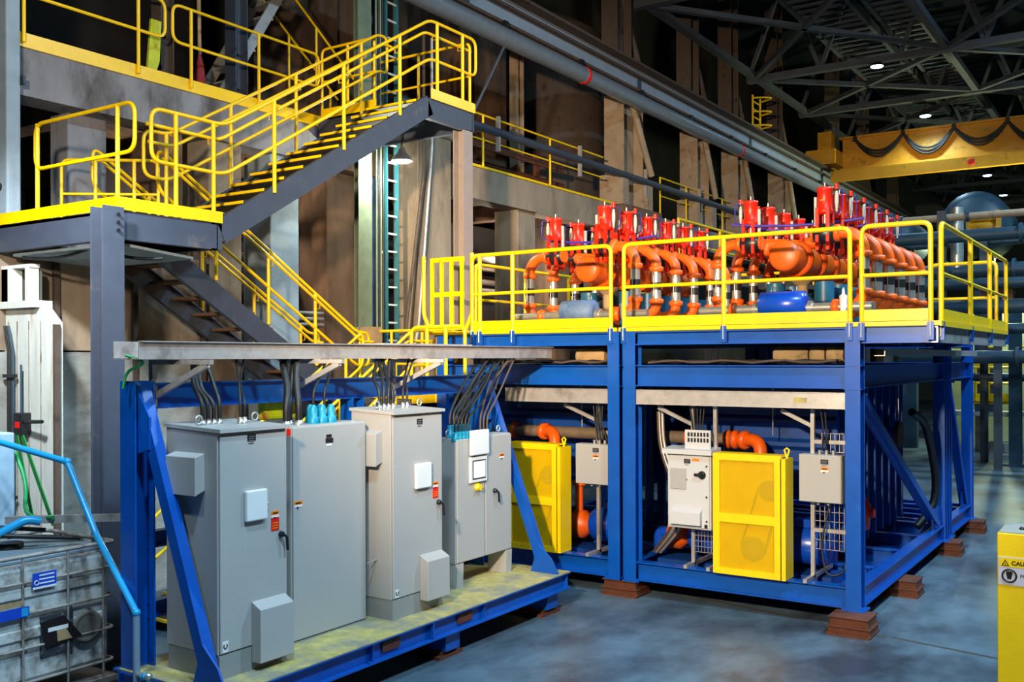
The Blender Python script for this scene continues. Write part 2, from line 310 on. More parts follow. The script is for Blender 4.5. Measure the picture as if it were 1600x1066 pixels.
t = thing('service_pipe', 'big silver pipe hung below the crane girder', 'pipe', (-10.7, 6, 9.2))
B().cyl((-10.72, 4, 9.36), (-10.72, 62, 9.36), .18, 18).build('pipe', mat('pipe_grey_zinc', (150, 160, 170), .3, .5, var=.1), t)
for k in range(12): B().box(-10.76, -10.68, 10+k*3-.12, 10+k*3+.02, 9.52, 9.68).build('hanger', BLKP, t)
for y in (19, 28.5): B().lathe((-10.72, y, 9.36), (0, 1, 0), [(0, .19), (.05, .2), (.1, .19)], 18).build('red_band', LRED, t, 'dark red band')
# lower dark pipe along the slab railing
t = thing('conduit_pipe', 'dark grey pipe running along the mezzanine railing', 'pipe', (-11.15, 15, 7.4)); B().cyl((-11.12, 13.2, 7.62), (-11.12, 40, 7.62), .085, 12).build('pipe', STL, t)
for y in (16.3, 19.6, 23, 26.5): B().box(-11.18, -11.1, y-.03, y+.03, 7.25, 7.95).build('hanger', GAL, t)
# tank and posts behind the railing
one('storage_tank', B().lathe((-14.2, 23.3, 6.4), (0, 0, 1), [(0, 1.5), (5.5, 1.5), (6.1, .6)], 28), BRN, 'tall brown cylindrical tank behind the mezzanine railing', 'tank', (-14.2, 23.3, 6.4))
one('steel_post', B().ib((-12.4, 18.9, 6.87), (-12.4, 18.9, 11.8), .24, .24, up=(0, 1, 0)), TANS, 'slim tan steel post behind the mezzanine railing', 'column', (-12.4, 18.9, 6.87))
one('steel_post', B().ib((-12.0, 13.4, 0), (-12.0, 13.4, 14), .3, .3, up=(0, 1, 0)), mat('blue_grey_steel', (70, 92, 116), .5, .2), 'blue-grey steel post rising behind the upper landing', 'column', (-12, 13.4, 0))
t = thing('timber_barricade', 'red-brown timber barricade behind the mezzanine railing', 'barricade', (-12, 17.5, 6.87))
for y in (16.9, 19.1): B().box(-12.05, -11.95, y-.07, y+.07, 6.87, 7.85).build('post', RUST, t)
for z in (7.1, 7.5): B().box(-11.95, -11.91, 15.8, 20.2, z, z+.14).build('rail', RUST, t)
# ---- loop railings
def loop(name, label, path, h=1.08, m=.53, r=.022, ts=(), group=None, toe=None, cat='railing', rnd=.14, lo=0., hand=None):
    path = [V(p) for p in path]; t = thing(name, label, cat, path[0], group); z = V((0, 0, h)); zm = V((0, 0, h*m))
    pts = [p+z for p in path]+[p+zm for p in reversed(path)]; B().tube(fil(pts, rnd, 5, True), r, 8, True).build('rail_loop', YEL, t)
    for i, k in ts:
        a = path[i].lerp(path[i+1], k); B().tube([a+V((0, 0, lo)), a+z], r*1.1).build('post', YEL, t)
    if hand is not None:
        o = V((hand, 0, 0)); hp = [p+z*.86+o for p in path]; B().tube(fil(hp, .1), r*.95).build('handrail', YEL, t)
        for i, k in ts:
            a = path[i].lerp(path[i+1], k)+z*.86; B().tube([a, a+V((0, 0, -.08)), a+o+V((0, 0, -.08)), a+o], .006, 5).build('bracket', YEL, t)
    for i in toe or ():
        a, b = path[i], path[i+1]; u = V((0, 0, .07)); B().bar(a+u, b+u, .012, .13).build('toe_plate', YEL, t)
    return t
X1 = -11.25
loop('mezzanine_railing', 'yellow mezzanine railing at the top left, ending in a rounded loop', [(X1, 6.42, 6.87), (X1, 8.5, 6.87)], ts=((0, .05), (0, .8)))
loop('mezzanine_railing', 'yellow mezzanine railing starting beside the hanging yellow strap', [(X1, 8.62, 6.87), (X1, 11.4, 6.87)], ts=((0, .11), (0, .55)))
rail('mezzanine_railing', 'thin yellow railing on the slab above the left valves', (X1, 15.25, 6.9), (X1, 20.9, 6.9), 1.02, (.12, .57), toe=False, ends=False, r=.022)
rail('mezzanine_railing', 'thin yellow railing beyond the nearest tan crane column', (X1, 24.1, 6.9), (X1, 29.0, 6.9), 1.02, (0, .35, .9), toe=False, ends=False, r=.022)
rail('mezzanine_railing', 'farthest thin yellow railing past the second crane column', (X1, 31, 6.9), (X1, 40.0, 6.9), 1.02, (0, .3, .6, .9), toe=False, ends=False, r=.022)
rail('mezzanine_railing', 'yellow railing seen over the red actuators beyond the deck', (-8.9, 20.0, 5.1), (-8.9, 26.0, 5.1), 1.05, (0, .4, .8), toe=False, ends=False, r=.03)
rail('mezzanine_railing', 'short stepped yellow railing seen behind the right actuators', (-8.3, 24.0, 5.06), (-8.3, 28.0, 5.06), 1.6, (0, .97), mid=(.72,), toe=False, ends=False, r=.035)
one('far_platform', B().box(-11, -7.9, 19.5, 30, 4.7, 5.05), BRN, 'brown steel platform behind the valve deck', 'platform', (-9.5, 24, 4.7))
for k, y in enumerate((20.2, 25, 29.6)): one('platform_leg', B().ib((-8.2, y, 0), (-8.2, y, 4.7), .25, .25, up=(0, 1, 0)), BRN, 'brown steel leg of the platform behind the valve deck, %s from the stairs' % ORD[k], 'column', (-8.2, y, 0), 'legs of the rear platform')
# hanging strap and red sack, tall blue-grey mezzanine posts
one('hanging_strap', B().prism([(-11.5, 8.47, 7.75), (-11.5, 8.63, 7.75), (-11.5, 8.6, 7.2), (-11.5, 8.5, 6.9), (-11.5, 8.4, 6.95)], (-.04, 0, 0)), mat('lime_strap', (190, 196, 40), .6), 'lime-yellow strap hanging by the mezzanine railing gap', 'strap', (-11.5, 8.5, 6.9))
one('mezzanine_post', B().ib((-11.9, 8.95, 6.87), (-11.9, 8.95, 10.5), .22, .22, up=(0, 1, 0)), BRN, 'brown steel post behind the mezzanine railing gap', 'column', (-11.9, 8.95, 6.87))
one('mezzanine_post', B().ib((-11.8, 10.2, 6.87), (-11.8, 10.2, 10.5), .24, .24, up=(0, 1, 0)), STL, 'dark blue-grey steel post behind the mezzanine railing', 'column', (-11.8, 10.2, 6.87))
t = thing('rope_bag', 'dark red bag hanging from a pale rope at the mezzanine', 'bag', (-11.6, 9.35, 6.9)); B().lathe((-11.6, 9.35, 6.9), (0, 0, 1), [(0, .06), (.1, .1), (.45, .06), (.6, .02)], 10).build('bag', mat('dark_red_cloth', (130, 30, 36), .8), t); B().tube([(-11.6, 9.35, 7.5), (-11.6, 9.33, 9)], .03, 6).build('rope', TAN, t)
# steep grey ladder stair on the mezzanine
t = thing('ship_ladder', 'grey steep ladder stair rising on the mezzanine at the top', 'stairs', (-12.2, 10.4, 6.87))
for x in (-12.5, -11.95): B().bar((x, 9.9, 6.9), (x, 11.6, 9.6), .03, .17).build('stringer', GAL, t)
for k in range(9): f = (k+.5)/9; B().box(-12.5, -11.95, 9.85+1.7*f, 10.05+1.7*f, 6.9+2.7*f, 6.93+2.7*f).build('tread', GAL, t)
for x in (-12.55, -11.9): rail('', '', (x, 13.2, 6.87), (x, 11.2, 8.3), .95, (.1, .6), toe=False, ends=False, par=t, r=.02, mid=())
# dome lamp under stairs
def domelamp(lab, x, y, z):
    t = thing('dome_lamp', lab, 'lamp', (x, y, z)); B().lathe((x, y, z), (0, 0, 1), [(0, .17), (.05, .16), (.14, .07), (.22, .05)], 18).build('shade', CABL, t); B().lathe((x, y, z-.015), (0, 0, 1), [(0, .13), (.014, .15)], 18).build('lens', GLOWG, t); B().tube([(x, y, z+.2), (x, y, z+.61)], .012).build('stem', BLKP, t)
domelamp('glowing dome lamp hanging under the upper stair flight', -10.3, 12.3, 6.3)
# vertical cable ladder
t = thing('cable_ladder', 'tall vertical cable ladder with green-grey cable channel and pale rungs', 'cable ladder', (-10.9, 12.5, 0))
CHN = mat('green_grey_channel', (120, 132, 108), .5, .3, var=.15)
B().ch((-10.9, 12.2, 0), (-10.9, 12.2, 10), .1, .32, up=(1, 0, 0)).build('channel', CHN, t)
for y in (12.62, 12.9): B().bar((-10.92, y, 0), (-10.92, y, 10), .03, .08, up=(1, 0, 0)).build('side_rail', mat('teal_side_rail', (50, 110, 120), .5, .2), t)
for k in range(26): B().box(-10.93, -10.9, 12.62, 12.9, 2.2+k*.3, 2.23+k*.3).build('rung', CONW, t)
for k in range(4): B().tube([(-10.86, 12.33+k*.055, 0), (-10.86, 12.32+k*.055, 10)], .018, 6).build('cable', BLK if k % 2 else CHN, t)
for k, (a, b) in enumerate((((-11.2, 13.5, 3.0), (-11.2, 14.0, 6.5)), ((-11.2, 13.8, 2.6), (-11.25, 14.3, 7)))):
    one('wall_conduit', B().tube(fil([(-11.1, 13.1+k*.1, 2.4), (-11.1, 13.35+k*.35, 3.6), b, (b[0], b[1], 9)], .2), .03), GAL if k else BRN, '%s conduit curving up the tan column by the cable ladder' % ('pale' if k else 'brown'), 'conduit', (-11.1, 13.1, 2.4))
for k in range(3): one('wall_conduit', B().tube([(-12.3, 11.1, 3.9-k*.1), (-12.3, 13, 3.9-k*.1)], .03), GAL, 'pale horizontal conduit behind the lower stair rail, %s of three' % ('top', 'middle', 'bottom')[k], 'conduit', (-12.3, 11.1, 3.9), 'three stacked conduits')
for k, (z, x) in enumerate(((5.2, -13.3), (4.9, -13.5), (5.4, -13.05), (4.6, -13.1))): one('dark_pipe', B().cyl((x, 10, z), (x, 30, z), .06+.02*k), BRN, 'dark pipe under the mezzanine, %s' % ('uppermost', 'second down', 'nearest', 'lowest')[k], 'pipe', (x, 10, z), 'pipes under the mezzanine')
t = thing('tube_light', 'short bright tube light in the dark bay behind the ladder', 'lamp', (-13.5, 15.2, 5.3)); B().box(-13.5, -13.44, 15, 15.5, 5.26, 5.32).build('tube', GLOW, t); B().box(-13.52, -13.42, 14.95, 15.55, 5.32, 5.36).build('housing', CABL, t)
one('site_box', B().box(-11.0, -10.6, 11.9, 12.15, 3.3, 3.62), TAN, 'cardboard-coloured box with pale top beside the cable ladder', 'box', (-10.8, 12, 3.3))
# ================================================================ stairs
SX, SF = -9.0, -10.0
t = thing('stair_landing', 'dark steel mid landing with yellow toe plates on a tall column', 'landing', (-10, 6.8, 4.36))
for p, q in (((-11.25, 6.2, 4.5), (-9.0, 6.2, 4.5)), ((-9.0, 6.1, 4.5), (-9.0, 7.56, 4.5)), ((-11.25, 7.5, 4.5), (-9.0, 7.5, 4.5))):
    B().ch(p, q, .3, .09, sg=1 if p[1] != 7.5 else -1).build('beam', STL, t)
B().box(-11.2, -9.03, 6.2, 7.5, 4.62, 4.65).build('deck_plate', STL, t)
B().prism([(-11.1, 6.3, 4.3), (-9.1, 6.3, 4.3), (-9.3, 7.4, 4.25), (-11.1, 7.4, 4.25)], (0, 0, .03)).build('soffit_panel', mat('pale_blue_panel', (168, 188, 196), .6), t)
B().bar((-11.2, 6.19, 4.72), (-8.98, 6.19, 4.72), .012, .13).build('toe_plate', YEL, t); B().bar((-8.98, 6.19, 4.72), (-8.98, 7.55, 4.72), .012, .13).build('toe_plate', YEL, t)
t = thing('stair_column', 'tall dark grey steel column carrying the stair landing', 'column', (-8.98, 6.08, 0))
B().ib((-8.98, 6.08, 0), (-8.98, 6.08, 4.66), .22, .24, .02, .014, up=(1, 0, 0)).build('shaft', STL, t); B().box(-9.16, -8.8, 5.9, 6.26, 0, .03).build('base_plate', STL, t)
for z in (4.42, 4.5, 4.58): B().cyl((-8.86, 6.12, z), (-8.84, 6.12, z), .018, 6).build('bolt', BLKP, t)
one('cable_loop', B().tube(sag((-10.9, 6.3, 4.28), (-9.7, 6.4, 4.33), .06)+sag((-9.7, 6.4, 4.33), (-9.05, 6.8, 4.2), .05), .018), BLK, 'black cable slung under the stair landing', 'cable', (-10, 6.3, 4.3))
def flight(name, lab, x0, x1, ya, za, yb, zb, n, sm, tm, nose, h=.28, solid=True):
    t = thing(name, lab, 'stairs', ((x0+x1)/2, ya, min(za, zb))); k = 1 if yb > ya else -1
    for x, s in ((x0, -1), (x1, 1)): B().ch((x, ya, za-.12), (x, yb, zb-.12), h, .07, sg=s*k).build('stringer', sm, t)
    for i in range(n):
        f = (i+.5)/n; y = ya+(yb-ya)*f; z = za+(zb-za)*f; w = .14
        tr = B().box(min(x0, x1)+.02, max(x0, x1)-.02, y-w, y+w, z-.04, z).build('tread', tm, t)
        if nose: e = y-w if (zb > za) == (k > 0) else y+w; B().box(min(x0, x1)+.02, max(x0, x1)-.02, e-.012, e+.012, z-.03, z+.003).build('nosing', YEL, tr)
    return t
t = flight('stair_flight', 'upper dark steel stair flight with yellow nosings climbing right', SF, SX, 7.55, 4.68, 11.4, 6.95, 12, STL, TREAD, True)
flight('stair_flight', 'lower stair flight seen from beneath, behind the dark column', -11.05, -10.1, 7.45, 4.62, 11.0, 2.45, 11, STL, mat('rusty_tread', (128, 92, 66), .7, .2, var=.2), False)
flight('stair_flight', 'bottom stair flight behind the grey cabinets', -9.95, -9.05, 11.0, 2.45, 7.1, .05, 12, STL, TREAD, True)
t = thing('upper_landing', 'steel upper landing joining the stairs to the mezzanine', 'landing', (-10, 12, 6.6))
B().ch((-9.0, 11.36, 6.78), (-9.0, 12.5, 6.78), .3, .09, sg=1).build('beam', STL, t); B().ch((-9.0, 12.46, 6.78), (-11.3, 12.46, 6.78), .3, .09).build('beam', STL, t); B().ch((-11.3, 11.4, 6.78), (-10.0, 11.4, 6.78), .3, .09).build('beam', STL, t)
B().box(-11.3, -9.03, 11.4, 12.45, 6.9, 6.93).build('deck_plate', STL, t); B().bar((-8.98, 11.4, 7.0), (-8.98, 12.5, 7.0), .012, .15).build('toe_plate', YEL, t); B().bar((-11.2, 11.4, 7.0), (-10.05, 11.4, 7.0), .012, .15).build('toe_plate', YEL, t)
t = thing('stair_column', 'weathered pinkish-brown column under the upper landing', 'column', (-9.1, 12.36, 0)); B().ib((-9.1, 12.34, 0), (-9.1, 12.34, 6.64), .2, .24, .02, .014, up=(1, 0, 0)).build('shaft', STLR, t); B().box(-9.26, -8.97, 12.2, 12.5, 0, .03).build('base_plate', STLR, t)
one('stair_brace', B().bar((-9.0, 12.52, 7.0), (-9.0, 13.35, 8.2), .025, .03), STL, 'thin dark brace rod at the upper landing end', 'brace', (-9, 12.5, 7))
t = thing('lower_landing', 'steel lower landing with yellow toe plates behind the cabinets', 'landing', (-10, 11.6, 2.2))
B().box(-11.1, -9.05, 11.0, 12.15, 2.4, 2.45).build('deck_plate', STL, t); B().ch((-9.05, 11.0, 2.3), (-9.05, 12.15, 2.3), .28, .08).build('beam', STL, t); B().ch((-11.1, 11.02, 2.3), (-9.05, 11.02, 2.3), .28, .08).build('beam', STL, t)
for x in (-11.05, -9.2): B().ib((x, 12.05, 0), (x, 12.05, 2.4), .16, .16, up=(0, 1, 0)).build('leg', STL, t)
# rails of the stairs
ZL = 4.66; ZU = 6.95
loop('stair_railing', 'yellow front railing of the mid landing at the far left', [(-10.5, 6.22, ZL), (-8.72, 6.22, ZL)], ts=((0, .02), (0, .84)), h=1.07)
rail('stair_railing', 'lower yellow railing panel behind the mid landing front rail', (-11.1, 6.9, ZL-.0), (-10.2, 7.6, ZL-.0), .86, (.35, .75), toe=False, r=.02)
loop('stair_railing', 'long near yellow railing of the upper stair flight', [(SX, 6.62, ZL), (SX, 7.6, ZL), (SX, 11.4, ZU), (SX, 12.55, ZU)], ts=((0, .32), (0, .84), (1, .2), (1, .52), (1, .82), (2, .15), (2, .7)), h=1.13, m=.5, hand=-.09, r=.023)
loop('stair_railing', 'far yellow railing of the upper stair flight', [(SF, 7.25, ZL+.05), (SF, 7.6, ZL+.05), (SF, 11.4, ZU), (SF, 11.6, ZU)], ts=((0, .9), (1, .25), (1, .55), (1, .9)), h=1.1, m=.5, hand=.09)
rail('stair_railing', 'yellow railing closing the far end of the upper landing', (-11.1, 12.46, ZU), (-9.05, 12.46, ZU), 1.08, (.5,), toe=True, r=.022)
rail('stair_railing', 'yellow railing on the stair side of the upper landing', (-11.2, 11.42, ZU), (-10.1, 11.42, ZU), 1.08, (.5,), toe=False, r=.022)
loop('stair_railing', 'near yellow railing sloping down the lower flight', [(-10.08, 7.5, 4.65), (-10.08, 11.0, 2.5), (-10.08, 11.25, 2.5)], ts=((0, .25), (0, .5), (0, .75), (1, .2)), h=1.0, m=.5, hand=.09)
loop('stair_railing', 'far yellow railing sloping down the lower flight', [(-11.08, 7.3, 4.75), (-11.08, 11.0, 2.5), (-11.08, 11.2, 2.5)], ts=((0, .22), (0, .45), (0, .7), (0, .95)), h=1.0, m=.5, hand=.09)
loop('stair_railing', 'near yellow railing rising along the bottom flight behind the cabinets', [(-9.03, 7.3, .15), (-9.03, 11.0, 2.45), (-9.03, 12.1, 2.45)], ts=((0, .3), (0, .6), (0, .9), (1, .5)), h=1.06, hand=-.08, toe=(1,))
loop('stair_railing', 'far yellow railing along the bottom flight behind the cabinets', [(-9.97, 7.3, .15), (-9.97, 11.0, 2.45)], ts=((0, .3), (0, .6), (0, .9)), h=1.06)
rail('stair_railing', 'yellow railing across the back of the lower landing', (-11.0, 12.12, 2.45), (-9.1, 12.12, 2.45), 1.1, (.33, .66), r=.024, toeh=.14)

t = thing('caged_ladder', 'small yellow caged ladder above the crane girder', 'ladder', (-11.2, 31.4, 10.4))
for y in (31.2, 31.9): B().tube([(-11.25, y, 10.4), (-11.25, y, 11.7)], .035, 6).build('side_rail', YEL, t)
for k in range(3): B().tube([(-11.25+.5*math.sin(PI*j/8), 31.2+.7*j/8, 10.7+k*.45) for j in range(9)], .03, 6).build('cage_hoop', YEL, t)
for k in range(5): B().tube([(-11.25, 31.2, 10.5+k*.25), (-11.25, 31.9, 10.5+k*.25)], .025, 6).build('rung', YEL, t)
one('red_channel', B().ch((-9.0, 20.2, 5.2), (-9.0, 23.6, 5.2), .26, .1, sg=-1), mat('dull_red_paint', (120, 34, 38), .6), 'dull red channel lying on the platform behind the valves', 'channel', (-9, 21.5, 5.06))
# ================================================================ main equipment skids
ZB0, ZB1, ZM0, ZM1, ZD0, ZD1 = .23, .47, 2.74, 3.01, 3.27, 3.44
def skid(lab, x0, x1, y0, y1, diag=True, decklab=None, mid=True, xl=None):
    t = thing('equipment_skid', lab, 'frame', ((x0+x1)/2, y0, 0)); w, d = .17, .2
    for x in (x0+w/2, x1-w/2):
        for y in (y0+d/2, y1-d/2):
            B().ib((x, y, ZB0), (x, y, ZD1), d, w, .016, .014, up=(0, 1, 0)).build('post', BLU, t)
            for z in (ZM0, ZM1): B().box(x-w/2-.01, x+w/2+.01, y-d/2-.006, y+d/2+.006, z-.012, z).build('stiffener', BLU, t)
            B().box(x-.13, x+.13, y-.13, y+.13, ZB0-.02, ZB0).build('foot_plate', BLU, t)
    for y in (y0+.085, y1-.085):
        for za, zb in ((ZB0, ZB1), (ZM0, ZM1), (ZD0, ZD1)):
            B().ib((x0+w, y, (za+zb)/2), (x1-w, y, (za+zb)/2), zb-za, .15, .014, .012).build('cross_beam', BLU, t)
    for x in (x0+.085, x1-.085):
        for za, zb in ((ZB0, ZB1), (ZM0, ZM1), (ZD0, ZD1)):
            B().ib((x, y0+d, (za+zb)/2), (x, y1-d, (za+zb)/2), zb-za, .15, .014, .012).build('side_beam', BLU, t)
    n = 4
    for k in range(1, n): y = y0+(y1-y0)*k/n; B().ib((x0+.15, y, .37), (x1-.15, y, .37), .2, .13).build('floor_beam', BLU, t)
    B().box(x0+.16, x1-.16, y0+.25, y1-.2, .27, .285).build('floor_pan', BLU2, t)
    if diag:
        B().ib((x1-.085, y0+.28, ZM0-.1), (x1-.085, y1-.5, ZB1+.05), .13, .1, up=(1, 0, 0)).build('diagonal_brace', BLU, t)
        B().box(x1-.1, x1-.07, y0+.2, y0+.5, ZM0-.35, ZM0).build('gusset', BLU, t); B().box(x1-.1, x1-.07, y1-.75, y1-.2, ZB1, ZB1+.3).build('gusset', BLU, t)
    return t
XR0, XR1, XL0, XL1, YF, YB = -5.885, -2.89, -8.95, -5.945, 11.47, 16.75
skR = skid('blue steel skid frame at the right with a diagonal side brace', XR0, XR1, YF, YB)
skL = skid('blue steel skid frame in the middle behind the cabinet skid', XL0, XL1, YF, YB, diag=False)
sk3 = skid('second blue steel skid frame behind the right one', XR0, XR1, 16.95, 19.3)
# decks
for (x0, x1, y1, lab) in ((-5.95, -2.05, 16.9, 'yellow-edged steel deck over the right skid'), (-9.0, -5.98, 16.9, 'yellow-edged steel deck over the middle skid')):
    t = thing('deck', lab, 'deck', ((x0+x1)/2, 14, ZD1)); B().box(x0, x1, YF+.02, y1, ZD1, 3.485).build('deck_plate', mat('deck_grating_grey', (96, 98, 100), .6, .3, var=.2, scale=30), t)
    B().box(x0, x1, YF-.005, YF+.018, 3.45, 3.50).build('edge_strip', YEL, t)
    if x1 > -3:
        B().box(x1, x1+.02, YF, y1, 3.44, 3.50).build('edge_strip', YEL, t); B().ch((x1-.02, YF+.02, 3.35), (x1-.02, y1, 3.35), .18, .07).build('edge_channel', GAL, t); B().ch((-2.9, YF+.06, 3.35), (x1-.02, YF+.06, 3.35), .18, .07).build('edge_channel', BLU, t)
        for y in (12.1, 13.6, 15.1, 16.6): B().prism([(-2.89, y, 3.24), (-2.89, y, 3.43), (-2.12, y, 3.43), (-2.12, y, 3.38)], (0, .015, 0)).build('bracket', BLU, t)
# railings on the decks
RZ = 3.49
def drail(lab, p, q, ts, **k):
    t = rail('deck_railing', lab, (*p, RZ), (*q, RZ), 1.085, ts, r=.028, toeh=.13, mid=(.49,), **k)
    n = [0]+list(ts)+[1]
    for f in n:
        a = V((*p, RZ)).lerp(V((*q, RZ)), f); B().box(a.x-.035, a.x+.035, a.y-.03, a.y+.02, RZ-.2, RZ).build('mounting_bracket', BLU, t); B().cyl((a.x, a.y-.035, RZ-.16), (a.x, a.y-.035, RZ+.02), .009, 6).build('bolt', SIL, t)
    return t
drail('yellow front deck railing left of the twin blue posts', (-8.3, YF), (-6.06, YF), (.06, .31))
drail('long yellow front deck railing right of the twin blue posts', (-5.87, YF), (-3.0, YF), (.475,))
drail('short yellow front deck railing at the right corner', (-2.87, YF), (-2.14, YF), ())
drail('yellow side deck railing receding at the far right', (-2.06, 11.62), (-2.06, 16.85), (.37, .68))
drail('yellow rear deck railing seen through the right side railing', (-3.15, 16.9), (-2.2, 16.9), ())
drail('yellow rear deck railing behind the right pipe row', (-5.8, 16.9), (-3.3, 16.9), (.5,))
drail('yellow left side railing of the middle deck', (-8.98, 12.5), (-8.98, 16.85), (.33, .66))
drail('yellow rear railing of the middle deck', (-8.9, 16.9), (-6.1, 16.9), (.5,))
# ladder gate at the left of the middle deck
t = thing('ladder_gate', 'yellow barred ladder gate beside the brown stair column', 'gate', (-8.8, 11.6, 3.49))
for x in (-9.25, -8.36): B().tube(fil([(x, 11.55, 4.63), (x, 11.55, 3.75), (x+(.12 if x < -9 else -.12), 11.55, 3.52)], .06), .032).build('side_post', YEL, t)
for x in (-9.1, -8.92, -8.74, -8.55): B().bar((x, 11.56, 3.55), (x, 11.56, 4.58), .055, .03, up=(0, 1, 0)).build('bar', YEL, t)
for z in (3.56, 4.05, 4.56): B().bar((-9.13, 11.57, z), (-8.52, 11.57, z), .03, .07).build('cross_bar', YEL, t)
B().box(-9.2, -8.35, 11.48, 12.15, 3.46, 3.49).build('step_plate', YEL, t)
rail('ladder_railing', 'low yellow guard loop below the ladder gate', (-9.0, 10.95, 2.8), (-8.05, 10.95, 2.8), .75, (.3, .65), toe=False, r=.026, rnd=.12)
# blocks under the skids
def block(lab, x, y, w=.46, d=.46, h=.21):
    t = thing('support_block', lab, 'block', (x, y, 0))
    B().box(x-w/2, x+w/2, y-d/2, y+d/2, 0, .015).build('base_plate', RUST, t)
    for k, (z0, z1) in enumerate(((.015, .105), (.105, h))):
        e = .0 if k else .02; B().box(x-w/2+.02-e, x+w/2-.02+e, y-d/2+.05, y+d/2-.05, z0+.012, z1-.012).build('web', RUST, t)
        for z in (z0, z1-.012): B().box(x-w/2+.01-e, x+w/2-.01+e, y-d/2+.015, y+d/2-.015, z, z+.012).build('flange', RUST, t)
    return t
block('rusty brown support block under the front right skid corner', -2.95, 11.36)
block('rusty brown support block under the twin blue posts', -5.95, 11.66, .5)
block('rusty brown support block, first along the right side of the skid', -2.9, 13.6)
block('rusty brown support block, second along the right side of the skid', -2.9, 16.75)
block('rusty brown support block, farthest along the right side of the skid', -2.9, 19.1)
block('rusty brown support block in the shadow behind the front corner', -3.5, 12.6)
block('rusty brown support block under the middle skid at its left end', -8.8, 11.7)
# tanks inside the skids
def tank(lab, x0, x1, y0, y1, z0, z1):
    t = thing('tank', lab, 'tank', ((x0+x1)/2, (y0+y1)/2, z0)); B().box(x0, x1, y0, y1, z0, z1).build('shell', BLU2, t)
    n = 5; h = (z1-z0)/n
    for k in range(n): z = z0+k*h; B().prism([(x0, y0, z+.05), (x0, y0-.09, z+.11), (x0, y0-.09, z+h*.55), (x0, y0, z+h*.7)], (x1-x0, 0, 0)).build('corrugation', BLU2, t)
    k = y0+.2
    while k < y1: B().box(x1, x1+.12, k, k+.05, z0-.6, z1).build('rib', BLU2, t); k += .42
    for x in (x0+.1, x1-.1):
        for y in (y0+.1, y1-.1): B().box(x-.06, x+.06, y-.06, y+.06, .285, z0).build('leg', BLU2, t)
    return t
tank('dark blue corrugated tank inside the right skid', -5.5, -3.5, 12.75, 16.2, 1.25, 2.72)
tank('dark blue corrugated tank inside the middle skid', -8.75, -6.3, 12.75, 16.2, 1.25, 2.72)
# galvanised cable trays across the fronts
for k, (x0, x1, lab) in enumerate(((-7.75, -6.12, 'galvanised cable tray on the middle skid front'), (-5.71, -3.06, 'long galvanised cable tray on the right skid front'))):
    t = thing('cable_tray', lab, 'cable tray', (x0, 11.55, 2.5)); B().ch((x0, 11.5, 2.6), (x1, 11.5, 2.6), .19, .02, .008, sg=-1).build('front_side', GAL, t); B().ch((x0, 11.78, 2.6), (x1, 11.78, 2.6), .19, .02, .008).build('back_side', GAL, t); B().box(x0, x1, 11.5, 11.78, 2.505, 2.512).build('tray_floor', GAL, t)
    n = 3 if k == 0 else 4
    for j in range(n): B().tube(sag((x0+.05, 11.55+j*.06, 2.66), (x1-.05, 11.55+j*.06, 2.66), .03), .022).build('cable', BLK, t)
    if k: B().box(-3.66, -3.5, 11.49, 11.498, 2.57, 2.63).build('label_plate', PADY, t)
one('side_tray', B().ch((-2.74, 12.0, 3.16), (-2.74, 18.7, 3.16), .09, .12, .01), GAL, 'galvanised channel along the right skid side under the deck', 'cable tray', (-2.8, 12, 3.12))
# strut stands
def strut(t, p, q, w=.045): return B().bar(p, q, w, w, up=(0, 1, .01)).build('strut', GAL, t)
def grid(t, x0, x1, y, z0, z1, n, m, name='wire_rack'):
    b = B()
    for k in range(n+1): x = x0+(x1-x0)*k/n; b.bar((x, y, z0), (x, y, z1), .006, .006)
    for k in range(m+1): z = z0+(z1-z0)*k/m; b.bar((x0, y, z), (x1, y, z), .006, .006)
    return b.build(name, GAL, t)
def stand(lab, xs, zt, y, arm=None):
    t = thing('strut_stand', lab, 'stand', (xs[0], y, ZB1))
    for x in xs: strut(t, (x, y, ZB1), (x, y, zt)); strut(t, (x, YF-.02, ZB1+.02), (x, y+.75, ZB1+.02))
    if arm: strut(t, *arm)
    return t
s = stand('galvanised strut stand carrying the right junction box', (-3.52,), 2.5, 11.78, ((-3.9, 11.78, 2.46), (-3.52, 11.78, 2.28))); grid(s, -3.5, -3.16, 11.8, .82, 1.38, 6, 5); grid(s, -3.42, -3.16, 11.8, 1.98, 2.2, 5, 2); strut(s, (-3.52, 11.78, 1.05), (-3.1, 11.78, 1.05)); strut(s, (-3.52, 11.78, 2.1), (-3.1, 11.78, 2.1))
s = stand('galvanised strut stand carrying the light grey drive panel', (-5.02, -4.72), 2.5, 11.72, ((-5.5, 11.72, 2.46), (-5.02, 11.72, 2.25))); grid(s, -5.0, -4.74, 11.72, .64, .92, 6, 4)
p = B().box(-5.04, -4.7, 11.5, 11.52, 1.96, 2.2).build('vent_plate', CABL, s)
for r_ in range(2):
    for k in range(7): B().box(-5.0+k*.042, -4.975+k*.042, 11.494, 11.5, 2.05+r_*.07, 2.1+r_*.07).build('vent_slot', BLK, p)
s = stand('galvanised strut stand carrying the left junction box', (-6.42,), 2.5, 11.78, ((-6.95, 11.78, 2.46), (-6.42, 11.78, 2.25))); strut(s, (-6.22, 11.78, ZB1), (-6.22, 11.78, 1.45)); strut(s, (-6.42, 11.78, 2.1), (-6.15, 11.78, 2.1))
